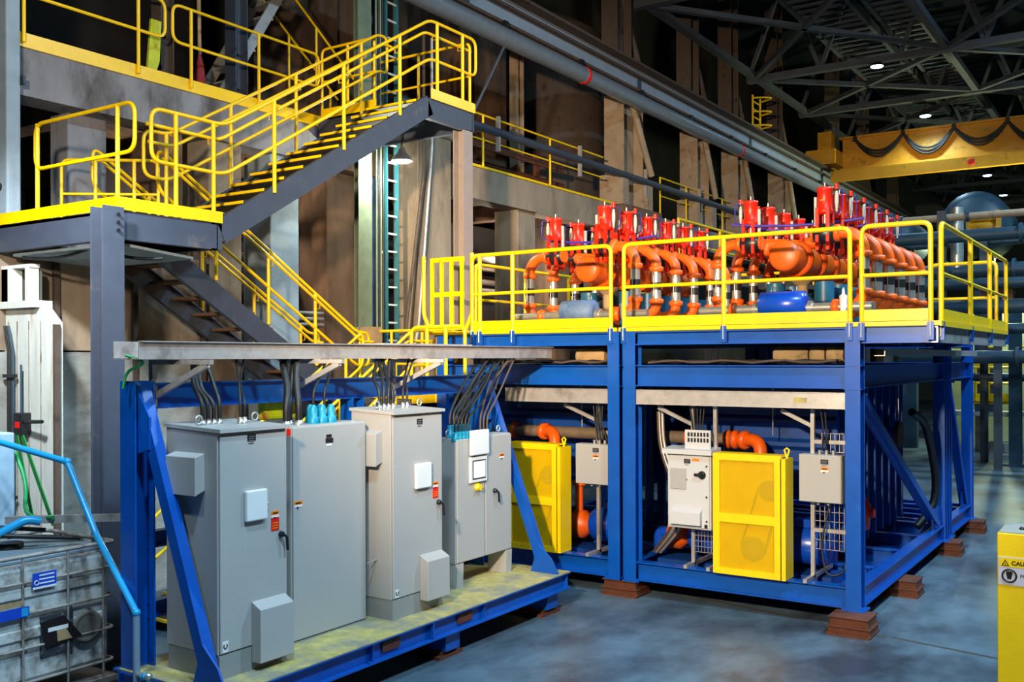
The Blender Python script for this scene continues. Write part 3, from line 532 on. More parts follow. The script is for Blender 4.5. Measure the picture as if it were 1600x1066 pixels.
def stickers(t, x, y, z, w=.09, red=False, face='Y', blk=True):
    """black nameplate, orange/white warning label and optional red one"""
    def pl(u0, u1, z0, z1, m, n, e=.004, par=t):
        b = B().box(x+u0, x+u1, y-e, y, z0, z1) if face == 'Y' else B().box(x, x+e, y+u0, y+u1, z0, z1)
        return b.build(n, m, par)
    zz = z
    if blk:
        p = pl(0, w, z-.055, z, LBLK, 'nameplate')
        for k in range(4): pl(.012, w-.012-.01*(k % 2), z-.022-k*.018, z-.016-k*.018, LGRY, 'print_line', .006, p)
        zz = z-.09
    if red is not None:
        p = pl(0, w, zz-.035, zz, LORG, 'warning_label'); pl(.015, w-.015, zz-.024, zz-.012, LBLK, 'print_line', .006, p)
        p = pl(0, w, zz-.055, zz-.035, WHT, 'warning_label'); pl(w*.35, w*.5, zz-.07, zz-.052, LBLK, 'print_mark', .006, p)
        if red:
            p = pl(0, w, zz-.17, zz-.057, LRED, 'danger_label')
            for k in range(3): pl(.012, w-.012, zz-.108-k*.022, zz-.1-k*.022, LORG, 'print_line', .006, p)
def jbox(lab, x0, x1, z0, z1, y0=11.58, y1=11.76):
    t = thing('junction_box', lab, 'junction box', ((x0+x1)/2, (y0+y1)/2, z0)); B().box(x0, x1, y0+.02, y1, z0, z1).build('body', CAB, t, bevel=.006); B().box(x0+.004, x1-.004, y0, y0+.02, z0+.004, z1-.004).build('door', CAB, t, bevel=.008)
    for k in range(3): B().cyl((x1-.28+k*.08, 11.68, z1), (x1-.28+k*.08, 11.68, z1+.05), .02, 8).build('cable_gland', SIL, t)
    stickers(t, x0+(x1-x0)*.52, y0, z1-.05, .09)
    for k in range(2): B().cyl((x0+.2+k*.12, 11.68, z0-.035), (x0+.2+k*.12, 11.68, z0), .02, 8).build('cable_gland', SIL, t)
    return t
jbox('grey junction box by the right corner post', -3.63, -3.13, 1.4, 1.96)
jbox('grey junction box left of the twin blue posts', -6.67, -6.15, 1.41, 1.95)
# drive panel
t = thing('drive_panel', 'light grey drive panel with hood between blue post and belt guard', 'panel', (-4.97, 11.6, .96))
B().box(-5.26, -4.68, 11.47, 11.7, .97, 1.9).build('body', CABL, t, bevel=.006); B().box(-5.25, -4.7, 11.45, 11.47, .99, 1.88).build('door', CABL, t, bevel=.006)
B().prism([(-5.31, 11.40, 1.9), (-5.31, 11.72, 1.9), (-5.31, 11.72, 1.98), (-5.31, 11.40, 1.96)], (.66, 0, 0)).build('hood', CABL, t)
B().box(-5.21, -5.0, 11.435, 11.45, 1.46, 1.72).build('window_cover', CAB, t, bevel=.005); B().cyl((-4.99, 11.45, 1.59), (-4.99, 11.43, 1.59), .012, 8).build('latch', SIL, t)
h = B().lathe((-4.79, 11.45, 1.65), (0, -1, 0), [(0, .05), (.02, .05), (.03, .035)], 16).build('rotary_switch', BLKP, t); B().bar((-4.88, 11.42, 1.655), (-4.78, 11.42, 1.65), .035, .03).build('handle', BLKP, h)
B().prism([(-5.19, 11.45, 1.02), (-5.19, 11.37, 1.03), (-5.19, 11.37, 1.18), (-5.19, 11.45, 1.23)], (.4, 0, 0)).build('fan_hood', CABL, t)
stickers(t, -5.03, 11.45, 1.84, .085, None); B().box(-4.92, -4.83, 11.444, 11.45, 1.82, 1.85).build('warning_label', LORG, t); B().box(-4.76, -4.72, 11.444, 11.45, .995, 1.04).build('maker_plate', LBLK, t)
for z in (1.76, 1.38, 1.08): B().cyl((-4.73, 11.45, z), (-4.73, 11.438, z), .012, 8).build('door_lock', BLKP, t)
# belt guards
def guard(lab, x0, x1):
    y0, y1, z0, z1 = 11.4, 11.66, .475, 1.935; t = thing('belt_guard', lab, 'machine guard', ((x0+x1)/2, 11.53, z0)); ox = -.0
    m = .085; zm = z0+(z1-z0)*.47; fr = B()
    for a in ((x0, x0+m, z0, z1), (x1-m, x1, z0, z1), (x0+m, x1-m, z0, z0+m*.9), (x0+m, x1-m, z1-m*.9, z1), (x0+m, x1-m, zm-.055, zm+.055)): fr.box(a[0], a[1], y0, y0+.03, a[2], a[3])
    fr.build('front_frame', YEL2, t)
    B().box(x1-.012, x1+.05, y0+.0, y1+.03, z0, z1-.03).build('side_panel', YEL2, t); B().box(x0, x0+.012, y0+.03, y1, z0, z1).build('side_panel', YEL2, t); B().box(x0, x1, y0+.03, y1, z1-.012, z1+.004).build('top_panel', YEL2, t); B().box(x0, x1, y0+.043, y0+.048, z0, z1).build('back_panel', YEL2, t)
    for za, zb in ((z0+m*.9, zm-.055), (zm+.055, z1-m*.9)):
        b = B(); st = .02; n = int((x1-x0-2*m)/st); k = int((zb-za)/st)
        for i in range(n+1): x = x0+m+i*st; b.box(x-.0048, x+.0048, y0+.026, y0+.030, za, zb)
        for i in range(k+1): z = za+i*st; b.box(x0+m, x1-m, y0+.026, y0+.030, z-.0048, z+.0048)
        o = b.build('mesh_panel', YEL2, t); o['kind'] = 'stuff'
    cx = x0+(x1-x0)*.58; A = V((cx, y0+.037, z0+.33)); D = V((cx+.2, y0+.037, z1-.42))
    for P, r_ in ((A, .15), (D, .13)): B().lathe(P-V((0, .004, 0)), (0, 1, 0), [(0, r_), (.008, r_)], 20).build('pulley', BRN, t)
    d = (D-A).normalized(); n_ = V((d.z, 0, -d.x))
    for k in (-1, 1): B().bar(A+n_*.15*k, D+n_*.13*k, .025, .010, up=(0, 1, 0)).build('drive_belt', BLK, t)
    B().tube([(x1+.02, 11.55, z1-.03), (x1-.01, 11.55, z1+.07), (x1+.02, 11.55, z1+.09), (x1+.05, 11.55, z1+.07), (x1+.02, 11.55, z1-.03)], .012).build('lifting_eye', YEL2, t)
    return t
guard('yellow belt guard right of the light grey drive panel', -4.63, -3.78)
guard('yellow belt guard behind the blue diagonal of the cabinet skid', -7.68, -6.85)
# grey transfer pipes with orange couplings under each deck
def xpipe(lab, x0, x1, ex):
    t = thing('transfer_pipe', lab, 'pipe', ((x0+x1)/2, 12.35, 2.0)); B().cyl((x0, 12.35, 2.03), (x1, 12.35, 2.03), .085, 14).build('pipe', mat('weathered_grey_pipe', (120, 104, 88), .6, .2, var=.2), t)
    for x in (x0+.35, x0+.9, x1-.1): B().lathe((x-.04, 12.35, 2.03), (1, 0, 0), [(0, .1), (.02, .125), (.06, .125), (.08, .1)], 14).build('coupling', ORG, t)
    B().tube(fil([(ex-.35, 12.35, 2.03), (ex, 12.2, 2.05), (ex, 12.1, 1.4)], .25, 8), .085, 12).build('elbow', ORG, t); B().lathe((ex-.3, 12.33, 2.03), (1, -.4, 0), [(0, .1), (.02, .125), (.07, .125), (.09, .1)], 14).build('coupling', ORG, t)
    B().cyl((x0+1.5, 12.35, 2.1), (x0+1.5, 12.35, 2.72), .008, 6).build('hanger_rod', SIL, t)
    return t
xpipe('grey transfer pipe with orange elbow above the right belt guard', -5.7, -4.6, -4.3)
xpipe('grey transfer pipe with orange elbow above the left belt guard', -8.5, -6.2, -7.35)
# pumps behind the guards
def pump(lab, x, y=12.5, m=BLUM):
    t = thing('pump', lab, 'pump', (x, y, .29)); B().box(x-.5, x+.6, y-.25, y+.25, .29, .42).build('base', BLU2, t); B().lathe((x-.1, y, .75), (1, 0, 0), [(0, .2), (.05, .24), (.55, .24), (.62, .18)], 18).build('motor', m, t)
    B().lathe((x-.45, y, .72), (1, 0, 0), [(0, .08), (.05, .2), (.2, .2), (.3, .1)], 18).build('casing', ORG, t); B().cyl((x-.35, y, .9), (x-.35, y, 1.3), .06).build('outlet', ORG, t); B().lathe((x-.35, y, 1.28), (0, 0, 1), [(0, .1), (.05, .1)], 14).build('flange', ORG, t); B().tube(fil([(x-.45, y, .72), (x-.58, y, .72), (x-.58, y, .45)], .1), .09).build('inlet', BLUM, t)
    B().box(x+.1, x+.3, y-.1, y+.1, .98, 1.08).build('terminal_box', BLUM, t)
pump('blue and orange pump behind the right belt guard', -4.0, 12.35); pump('blue and orange pump behind the left belt guard', -7.8, 12.35); pump('pump low down left of the drive panel', -5.2, 12.35); pump('pump behind the left junction box', -6.7, 12.35)
t = thing('fire_valve', 'bright red valve standing inside the right side opening', 'valve', (-3.4, 13.4, .29)); B().lathe((-3.4, 13.4, .29), (0, 0, 1), [(0, .1), (.03, .1), (.04, .05), (.5, .05), (.55, .14), (.85, .16), (1.0, .08)], 16).build('body', RED, t); B().cyl((-3.6, 13.4, 1.05), (-3.2, 13.4, 1.05), .06).build('ports', RED, t)
one('red_cabinet', B().prism([(-5.6, 12.4, 1.15), (-5.35, 12.4, 1.15), (-5.2, 12.4, 1.25), (-5.15, 12.4, 1.55), (-5.5, 12.4, 1.65), (-5.6, 12.4, 1.4)], (0, .2, 0)), RED, 'red housing half hidden left of the light grey drive panel', 'housing', (-5.4, 12.5, 1.15), bevel=.02)
one('red_drum', B().lathe((-3.2, 12.2, 3.03), (0, 0, 1), [(0, .13), (.02, .15), (.16, .15), (.18, .12)], 16), RED, 'small red drum between deck and beam at the right corner', 'drum', (-3.2, 12.2, 3.03))
one('black_hose', B().tube(fil([(-3.1, 15.2, 2.3), (-3.0, 15.6, 2.15), (-2.98, 16.0, 1.7), (-2.98, 16.35, 1.2), (-3.0, 16.3, .8), (-3.2, 16.0, .5)], .35, 6), .06, 12), BLK, 'thick black hose curving down behind the right diagonal', 'hose', (-3, 15.8, .5))
t = thing('side_flange', 'round rusty flange with pipe stub on the right tank side', 'flange', (-3.3, 15.0, 2.0)); B().lathe((-3.25, 14.9, 1.98), (1, 0, 0), [(0, .2), (.06, .2)], 20).build('disc', RUST, t); B().cyl((-3.42, 14.9, 1.98), (-3.25, 14.9, 1.98), .12).build('stub', BLUM, t); B().cyl((-3.22, 14.9, 2.15), (-3.22, 14.9, 2.75), .01, 6).build('hanger_rod', SIL, t)
for k in range(4): one('bent_conduit', B().tube(fil([(-5.62+k*.02, 11.95, 2.5), (-5.6+k*.02, 11.95, 1.9), (-5.32+k*.03, 11.9, 1.3), (-5.38+k*.04, 11.9, .9), (-5.75+k*.03, 12.1, .5)], .25), .024), GAL if k % 2 else BRN, '%s flexible conduit bending down beside the twin blue posts' % ('outermost', 'second outermost', 'second innermost', 'innermost')[k], 'conduit', (-5.5, 11.9, .5), 'conduits beside the drive panel')
for lab, x, xe, zt, zb, n in (('light grey drive panel', -4.95, -4.9, 2.52, 2.0, 5), ('left junction box', -6.35, -6.3, 2.52, 2.0, 4), ('right junction box', -3.3, -3.3, 2.52, 2.0, 2)):
    for k in range(n): one('drop_cable', B().tube([(x+.05*k-.1, 11.68, zt), (x+.035*k-.06, 11.66, (zt+zb)/2), (xe+.045*k-.08, 11.68, zb)], .011, 6), BLK, 'thin black cable from tray to %s, %s from left' % (lab, ORD[k]), 'cable', (x, 11.68, zb), 'cables into the '+lab)
one('loop_cable', B().tube(fil([(-3.3, 11.7, 1.38), (-3.38, 11.6, .9), (-3.3, 11.55, .55), (-3.1, 11.6, .6), (-3.1, 11.7, .95)], .15), .012, 6), BLK, 'black cable looping below the right junction box', 'cable', (-3.3, 11.6, .5))
# tan drums between mid beam and deck
def drum(lab, x0, x1, r_=.11, y=12.0): return one('insulated_pipe', B().lathe((x0, y, 3.13), (1, 0, 0), [(0, r_*.8), (.03, r_), (x1-x0-.03, r_), (x1-x0, r_*.8)], 16), TAN, lab, 'pipe', ((x0+x1)/2, y, 3.02))
drum('tan insulated pipe piece under the middle deck', -6.85, -6.4, .12)
for k, (a, b) in enumerate(((-4.05, -3.62), (-3.6, -3.42), (-3.4, -3.2))): drum('tan insulated pipe piece under the right deck, %s from the right corner' % ('third', 'second', 'nearest')[k], a, b)
for side, x0, x1 in (('right', -5.6, -3.2), ('middle', -7.9, -6.2)):
    for k in range(5): one('beam_cable', B().tube([(x0+(x1-x0)*j/12, 11.62+.05*k+.02*math.sin(j*1.3+k), 3.04+.03*math.sin(j*.9+k*1.7)**2) for j in range(13)], .016, 6), BLK if k % 2 else BRN, 'loose cable along the %s mid beam under the deck, %s from front' % (side, ORD[k]), 'cable', ((x0+x1)/2, 11.7, 3.03), 'cables along the %s mid beam' % side)
# ================================================================ valve decks
ZC = 4.36
def mk_riser():
    t = thing('hose_riser', '', 'pipe', (0, 0, 0), 'orange elbow risers on the deck'); z = 0
    el = [V((-.62+.0, 0, 1.2)), V((-.08, 0, 1.2)), V((0, 0, 1.12)), V((0, 0, .86))]
    B().tube([(-.34, 0, 1.16)]+arc((-.24, 0, .92), .24, 90, 0)+[(0, 0, .86)], .075, 12).build('upper_elbow', ORG, t); B().lathe((-.36, 0, 1.16), (1, 0, 0), [(0, .08), (.02, .11), (.07, .11), (.09, .08)], 14).build('clamp', ORG, t)
    for zz in (.84, .38): B().lathe((0, 0, zz), (0, 0, 1), [(0, .08), (.015, .105), (.065, .105), (.08, .08)], 14).build('clamp', ORG, t)
    B().cyl((0, 0, .68), (0, 0, .86), .068).build('upper_pipe', SIL, t); B().cyl((0, 0, .58), (0, 0, .69), .072).build('hose', BLK, t); B().cyl((0, 0, .44), (0, 0, .58), .068).build('lower_pipe', SIL, t)
    for k in (-1, 1): B().cyl((0, .085*k, .5), (0, .085*k, .78), .006, 6).build('tie_rod', SIL, t)
    B().tube([(0, 0, .44)]+arc((-.2, 0, .42), .2, 0, -90)+[(-.32, 0, .22)], .078, 12).build('lower_elbow', ORG, t); B().lathe((-.34, 0, .22), (1, 0, 0), [(0, .08), (.02, .11), (.06, .11), (.08, .08)], 14).build('clamp', ORG, t)
    return t
def mk_valve():
    t = thing('actuated_valve', '', 'valve', (0, 0, 0), 'red actuated valves on the deck')
    B().lathe((-.13, 0, 1.16), (1, 0, 0), [(0, .1), (.04, .13), (.22, .13), (.26, .1)], 14).build('valve_body', BLKP, t)
    for x in (-.16, .13): B().lathe((x, 0, 1.16), (1, 0, 0), [(0, .1), (.03, .1)], 14).build('end_ring', ORG, t)
    for k in (-1, 1): B().box(-.085, -.045, .1*k-.025, .1*k+.025, .95, 1.48).build('yoke_leg', RED, t); B().box(.045, .085, .1*k-.025, .1*k+.025, .95, 1.48).build('yoke_leg', RED, t)
    B().cyl((0, 0, 1.28), (0, 0, 1.46), .018, 8).build('stem', SIL, t)
    c = B().lathe((0, 0, 1.4), (0, 0, 1), [(0, .05), (.01, .095), (.05, .1), (.06, .092), (.29, .092), (.30, .1), (.335, .1), (.34, .05)], 16).build('cylinder', RED, t); B().cyl((0, 0, 1.72), (0, 0, 1.8), .012, 6).build('top_pin', SIL, c); B().box(-.03, .03, -.099, -.09, 1.56, 1.58).build('maker_mark', LORG, c)
    b = B().lathe((.15, -.02, 1.42), (0, 0, 1), [(0, .01), (.05, .016), (.12, .026), (.2, .024), (.26, .014)], 8).build('filter_bowl', BOWL, t); B().cyl((.15, -.02, 1.7), (.15, -.02, 1.77), .028, 8).build('regulator', RED, t); B().cyl((.06, -.02, 1.73), (.15, -.02, 1.73), .01, 6).build('air_pipe', SIL, t)
    B().box(-.12, -.09, -.05, -.02, 1.2, 1.62).build('indicator_strip', BOWL, t)
    B().tube(fil([(.15, .0, 1.7), (.2, .06, 1.72), (.18, .12, 1.45), (0, .13, 1.38)], .06), .008, 5).build('air_hose', PURP, t)
    return t
pr, pv = mk_riser(), mk_valve(); first = {'r': True, 'v': True}
def put(o, key, loc, rz, lab):
    if first[key]: first[key] = False; o.location = loc; o.rotation_euler = (0, 0, rz); o['label'] = lab; return o
    return copy_tree(o, None, loc, lab, rz)
rows = [('right row of the right deck', -3.09, 0, 12.45, .66, 6), ('left row of the right deck', -5.17, PI, 12.95, .7, 5), ('right row of the middle deck', -6.07, 0, 12.2, .67, 6), ('left row of the middle deck', -8.2, PI, 12.85, .7, 5)]
for lab, x, rz, y0, dy, n in rows:
    s = 1 if rz == 0 else -1
    for k in range(n):
        y = y0+dy*k; put(pr, 'r', (x, y, RZ), rz, 'orange elbow riser, %s from the front, %s' % (ORD[k], lab)); put(pv, 'v', (x-s*.47, y, RZ), rz, 'red actuated valve, %s from the front, %s' % (ORD[k], lab))
def header(lab, x, y0, y1):
    t = thing('manifold', lab, 'manifold', (x, y0, RZ)); z = RZ+.93
    B().lathe((x, y0, z), (0, 1, 0), [(0, .02), (.005, .16), (.03, .195), (.08, .2), (y1-y0, .2)], 24).build('header_pipe', ORG, t)
    B().cyl((x, y0+.1, RZ+.22), (x, y1, RZ+.22), .12, 14).build('return_pipe', ORG, t)
    n = 6
    for k in range(n):
        y = y0+.45+(y1-y0-.6)*k/(n-1); B().lathe((x, y, z), (0, 1, 0), [(0, .21), (.02, .25), (.08, .25), (.1, .21)], 24).build('clamp', ORG, t)
        for s in (-1, 1): B().cyl((x+s*.12, y+.15, z+.2), (x+s*.5, y+.15, z+.23), .08).build('branch', ORG, t); B().lathe((x+s*.36, y+.15, z+.15), (s, 0, 0), [(0, .09), (.02, .12), (.06, .12), (.08, .09)], 12).build('clamp', ORG, t)
    for y in (y0+.5, y0+1.8, y0+3.1):
        B().cyl((x+.1, y, RZ), (x+.1, y, z-.26), .07, 12).build('pedestal', TAN, t); B().lathe((x+.1, y, z-.36), (0, 0, 1), [(0, .08), (.1, .2)], 12).build('saddle', TAN, t)
    for s in (-1, 1):
        for k in range(5): y = y0+.7+k*.7; B().cyl((x+s*.33, y, RZ), (x+s*.33, y, RZ+.62), .13, 14).build('filter_vessel', mat('teal_vessel', (30, 96, 130), .4, var=.1), t)
    for k in range(2): B().tube(sag((x-.8, y0+.3+k*.5, RZ+1.42), (x+.9, y0+.5+k*.7, RZ+1.4), .05), .02, 6).build('air_hose', PURP, t)
    return t
header('big orange manifold header with domed end on the right deck', -4.13, 12.55, 16.3); header('big orange manifold header with domed end on the middle deck', -7.13, 12.7, 16.3)
def motor(lab, x0, x1, y, m):
    z = RZ+.27; t = thing('deck_motor', lab, 'motor', ((x0+x1)/2, y, RZ)); B().lathe((x0, y, z), (1, 0, 0), [(0, .1), (.03, .165), (x1-x0-.03, .165), (x1-x0, .1)], 20).build('casing', m, t)
    for x in (x0+.05, x1-.1): B().box(x, x+.06, y-.14, y+.14, RZ, z-.1).build('foot', m, t)
    for x, s in ((x0, -1), (x1, 1)):
        B().cyl((x, y, z-.05), (x+s*.3, y, z-.05), .06, 12).build('chrome_pipe', SIL, t); B().lathe((x+s*.02, y, z-.05), (s, 0, 0), [(0, .09), (.05, .09)], 14).build('flange', SIL, t); B().lathe((x+s*.3, y, z-.05), (s, 0, 0), [(0, .07), (.02, .1), (.07, .1), (.09, .07)], 14).build('clamp', ORG, t); B().cyl((x+s*.38, y, z-.05), (x+s*.8, y, z-.05), .055, 12).build('chrome_pipe', SIL, t)
    for x in (x0+.15, x0+.42): B().tube([(x, y, z+.15), (x, y, z+.22), (x+.05, y, z+.22), (x+.05, y, z+.15)], .01, 6).build('lifting_eye', SIL, t)
    B().lathe((x1+.45, y-.05, z-.12), (0, 0, 1), [(0, .035), (.2, .05), (.22, .02), (.3, .012)], 10).build('gauge_bottle', WHT, t)
motor('glossy blue horizontal motor behind the front railing of the right deck', -4.28, -3.68, 12.1, BLUM); motor('dusty pale-blue horizontal motor behind the middle deck railing', -7.2, -6.66, 12.15, mat('dusty_blue_paint', (96, 122, 160), .6, var=.15, wear=(30, 84, 170), wamt=.35, wscale=9))
# ================================================================ cabinet skid
XF, XK, YA, YE = -6.12, -7.42, 5.12, 10.5
t = thing('cabinet_skid', 'blue cabinet skid with dusty yellow tread plate floor and raking end braces', 'frame', ((XF+XK)/2, 7.8, 0))
B().ch((XF-.08, YA, .37), (XF-.08, YE, .37), .2, .08, sg=-1).build('base_channel', BLU, t); B().ch((XK, YA, .37), (XK, YE, .37), .2, .08).build('base_channel', BLU, t)
for y in (YA+.04, YE-.04, 6.9, 8.7): B().ib((XK+.02, y, .37), (XF-.02, y, .37), .19, .1).build('cross_beam', BLU, t)
B().box(XK, XF, YA, YE, .47, .48).build('tread_plate', PADY, t)
for y in (7.06, 8.25): B().box(XF-.09, XF-.045, y, y+.25, .33, .43).build('fork_pocket', RUST, t)
B().box(XF-.07, XF-.004, 7.78, 7.8, .28, .46).build('web_stiffener', BLU, t)
for y in (YA+.12, YE-.2):
    B().ib((XK+.1, y, .27), (XK+.1, y, 2.92), .2, .2, .016, .014, up=(0, 1, 0)).build('rear_post', BLU, t)
    B().bar((XK+.16, y, 2.85), (XF-.24, y, .47), .11, .1, up=(0, 1, 0)).build('raking_brace', BLU, t)
    B().prism([(XF-.42, y-.06, .48), (XF-.02, y-.06, .48), (XF-.12, y-.06, .66), (XF-.3, y-.06, .82)], (0, .02, 0)).build('gusset', BLU, t)
    B().prism([(XK+.14, y-.06, 2.9), (XK+.34, y-.06, 2.62), (XK+.34, y-.06, 2.35), (XK+.14, y-.06, 2.3)], (0, .02, 0)).build('gusset', BLU, t)
B().ib((XK+.1, 7.9, .27), (XK+.1, 7.9, 2.7), .18, .18, .016, .014, up=(0, 1, 0)).build('rear_post', BLU, t)
B().ib((XK+.1, YA+.2, 2.79), (XK+.1, YE-.2, 2.79), .22, .14, .014, .012).build('rear_beam', BLU, t); B().ib((XK+.1, YA+.2, 1.55), (XK+.1, YE-.2, 1.55), .14, .1).build('rear_beam', BLU, t); B().ib((XK+.1, YA+.2, .95), (XK+.1, YE-.2, .95), .14, .1).build('rear_beam', BLU, t)
for y in (5.5, 8.2, 10.2):
    k = thing('skid_pad', 'thin rusty pad under the cabinet skid, %s' % {5.5: 'nearest', 8.2: 'below its middle', 10.2: 'at its far end'}[y], 'pad', (-6.4, y, 0)); B().box(-6.75, -6.22, y-.2, y+.2, 0, .035).build('plate', RUST, k); B().box(-6.6, -6.25, y-.14, y+.14, .035, .075).build('packer', RUST, k); B().box(-6.5, -6.2, y-.12, y+.12, .075, .27).build('foot', BLU, k)
def cabinet(lab, x0, x1, y0, y1, z0, z1, hood=True, plinth=.2, doors=1):
    t = thing('control_cabinet', lab, 'cabinet', ((x0+x1)/2, (y0+y1)/2, .48), 'grey control cabinets'); zb = z0+plinth
    if plinth: B().box(x0+.02, x1-.005, y0+.005, y1-.005, z0, zb).build('plinth', PLN, t)
    B().box(x0, x1-.02, y0, y1, zb, z1).build('body', CAB, t, bevel=.008)
    w = (y1-y0)/doors
    for k in range(doors): B().box(x1-.018, x1, y0+.012+k*w, y0+w*(k+1)-.008, zb+.01, z1-(.06 if hood else .012)).build('door', CAB, t, bevel=.006)
    if hood: B().prism([(x0-.02, y0-.01, z1), (x1+.03, y0-.01, z1-.03), (x1+.03, y0-.01, z1), (x0-.02, y0-.01, z1+.03)], (0, y1-y0+.02, 0)).build('drip_hood', CAB, t)
    return t
def venthood(t, x, y0, y1, z0, z1, d=.11):   # box hood on the front face
    B().prism([(x, y0, z0), (x+d, y0, z0), (x+d, y0, z1-.06), (x, y0, z1)], (0, y1-y0, 0)).build('fan_hood', CAB, t, bevel=.006)
def sidehood(t, x0, x1, y, z0, z1, d=.1): B().prism([(x0, y, z0+.04), (x0, y-d, z0), (x0, y-d, z1-.03), (x0, y, z1)], (x1-x0, 0, 0)).build('fan_hood', CAB, t, bevel=.006)
def pocket(t, x, y0, y1, z0, z1):
    B().box(x, x+.04, y0, y1, z0, z1).build('document_pocket', WHT, t, bevel=.012); B().cyl((x+.02, y1, z0+(z1-z0)*.5), (x+.02, y1+.02, z0+(z1-z0)*.5), .012, 8).build('pocket_latch', CAB, t)
def handle(t, x, y, z):
    h = B().lathe((x, y, z), (1, 0, 0), [(0, .028), (.025, .026), (.035, .02)], 12).build('door_handle', BLKP, t); B().tube(fil([(x+.03, y, z), (x+.045, y+.03, z-.02), (x+.045, y+.04, z-.14)], .02), .014, 8).build('lever', BLKP, h)
def eye(t, x, y, z): B().tube([(x, y+.035*math.cos(a), z+.045+.035*math.sin(a)) for a in [2*PI*k/12 for k in range(12)]], .009, 6, True).build('lifting_eye', SIL, t); 
def makersign(t, x, y0, y1, z0, z1):
    p = B().box(x, x+.003, y0, y1, z0, z1).build('maker_sticker', WHT, t); yc, zc = (y0+y1)/2, z0+(z1-z0)*.58; B().tube([(x+.004, yc+.018*math.cos(a), zc+.02*math.sin(a)) for a in [PI*.75+1.5*PI*k/10 for k in range(11)]], .005, 5).build('logo_ring', LBLK, p)
def glands(t, pts, z, m=SIL, r=.022):
    for x, y in pts: B().lathe((x, y, z), (0, 0, 1), [(0, r*1.2), (.025, r*1.2), (.03, r), (.06, r*.8)], 8).build('cable_gland', m, t)
c1 = cabinet('tall grey cabinet nearest the raking blue brace, with red and orange stickers', -7.1, -6.43, 5.36, 6.11, .48, 2.53)
venthood(c1, -6.43, 5.7, 6.08, .55, 1.06); pocket(c1, -6.43, 5.62, 5.85, 1.74, 2.0); stickers(c1, -6.43, 5.66, 2.47, .09, None, 'X'); stickers(c1, -6.43, 5.92, 1.79, .09, True, 'X', False); handle(c1, -6.43, 6.03, 1.58); makersign(c1, -6.43, 5.39, 5.45, .7, .79); sidehood(c1, -6.98, -6.6, 5.36, 1.98, 2.33)
eye(c1, -6.75, 5.42, 2.55); eye(c1, -6.75, 6.03, 2.55); glands(c1, [(-6.8, 5.5+k*.06) for k in range(4)], 2.54); glands(c1, [(-6.7, 5.82), (-6.7, 5.87)], 2.54)
c2 = cabinet('wide plain grey cabinet set back between the two taller ones', -7.1, -6.69, 6.42, 7.42, .48, 2.48, hood=False, plinth=.012)
B().box(-6.69, -6.686, 6.86, 6.93, 2.35, 2.38).build('nameplate', LBLK, c2); B().box(-6.69, -6.686, 6.85, 6.95, 2.3, 2.345).build('nameplate', LBLK, c2); B().box(-6.69, -6.686, 6.86, 6.93, 2.27, 2.29).build('nameplate', WHT, c2); stickers(c2, -6.69, 6.44, 1.79, .1, False, 'X', False); B().box(-6.76, -6.71, 6.415, 6.42, 2.4, 2.46).build('danger_label', LRED, c2)
B().tube([(-6.66, 7.40, 1.06), (-6.66, 7.62, 1.08)], .008, 5).build('latch_rod', SIL, c2)
glands(c2, [(-6.85, 6.5), (-6.9, 6.58), (-6.85, 6.66)], 2.48, r=.035)
c3 = cabinet('tall grey cabinet with a white document pocket near the yellow floor end', -7.0, -6.45, 7.54, 8.36, .48, 2.57)
venthood(c3, -6.45, 7.97, 8.34, .6, 1.07); pocket(c3, -6.45, 7.88, 8.13, 1.76, 2.02); stickers(c3, -6.45, 7.93, 2.48, .09, None, 'X'); stickers(c3, -6.45, 8.19, 1.8, .09, True, 'X', False); handle(c3, -6.45, 8.28, 1.58); makersign(c3, -6.45, 7.58, 7.63, .7, .78); sidehood(c3, -6.9, -6.58, 7.54, 2.02, 2.38)
eye(c3, -6.7, 7.6, 2.59); eye(c3, -6.7, 8.28, 2.59); glands(c3, [(-6.72, 7.66+k*.07) for k in range(4)], 2.58); glands(c3, [(-6.72, 8.03), (-6.72, 8.1)], 2.58)
c4 = cabinet('short-legged grey cabinet with a white display and open cover', -7.0, -6.72, 8.97, 10.1, .76, 2.19, hood=False, plinth=0, doors=2)
for y in (8.98, 9.98): B().prism([(-6.99, y, .48), (-6.73, y, .48), (-6.72, y, .76), (-7, y, .76)], (0, .12, 0)).build('leg', CAB, c4)
B().box(-6.72, -6.69, 9.2, 9.54, 1.66, 1.96).build('display_bezel', WHT, c4, bevel=.01)
d = B().box(-6.69, -6.685, 9.24, 9.5, 1.7, 1.92).build('screen_frame', BLKP, c4); B().box(-6.686, -6.682, 9.255, 9.485, 1.715, 1.905).build('screen', SCR, d)
B().box(-6.71, -6.66, 9.2, 9.54, 1.98, 2.27).build('cover_flap', WHT, c4, bevel=.012)
B().lathe((-6.72, 9.36, 1.6), (1, 0, 0), [(0, .045), (.03, .045), (.035, .03), (.06, .035)], 14).build('stop_button', YEL, c4); handle(c4, -6.72, 9.72, 1.52); stickers(c4, -6.72, 9.83, 1.95, .1, False, 'X', False)
for k, y in enumerate([9.02+.07*i for i in range(6)]): B().lathe((-6.85, y, 2.19), (0, 0, 1), [(0, .04), (.05, .042), (.06, .03), (.13, .03), (.15, .02)], 10).build('cable_gland', TEAL, c4)
for k, y in enumerate([9.0+.07*i for i in range(5)]): B().lathe((-6.77, y, 2.16), (.3, 0, 1), [(0, .04), (.05, .042), (.06, .03), (.1, .03)], 10).build('cable_gland', TEAL, c4)
eye(c4, -6.85, 8.98, 2.2); eye(c4, -6.85, 10.0, 2.2); glands(c4, [(-6.85, 9.62+k*.07) for k in range(3)], 2.19)
t = thing('gland_cluster', 'teal cable gland cluster on top of the wide plain cabinet', 'cable glands', (-6.9, 7.0, 2.48))
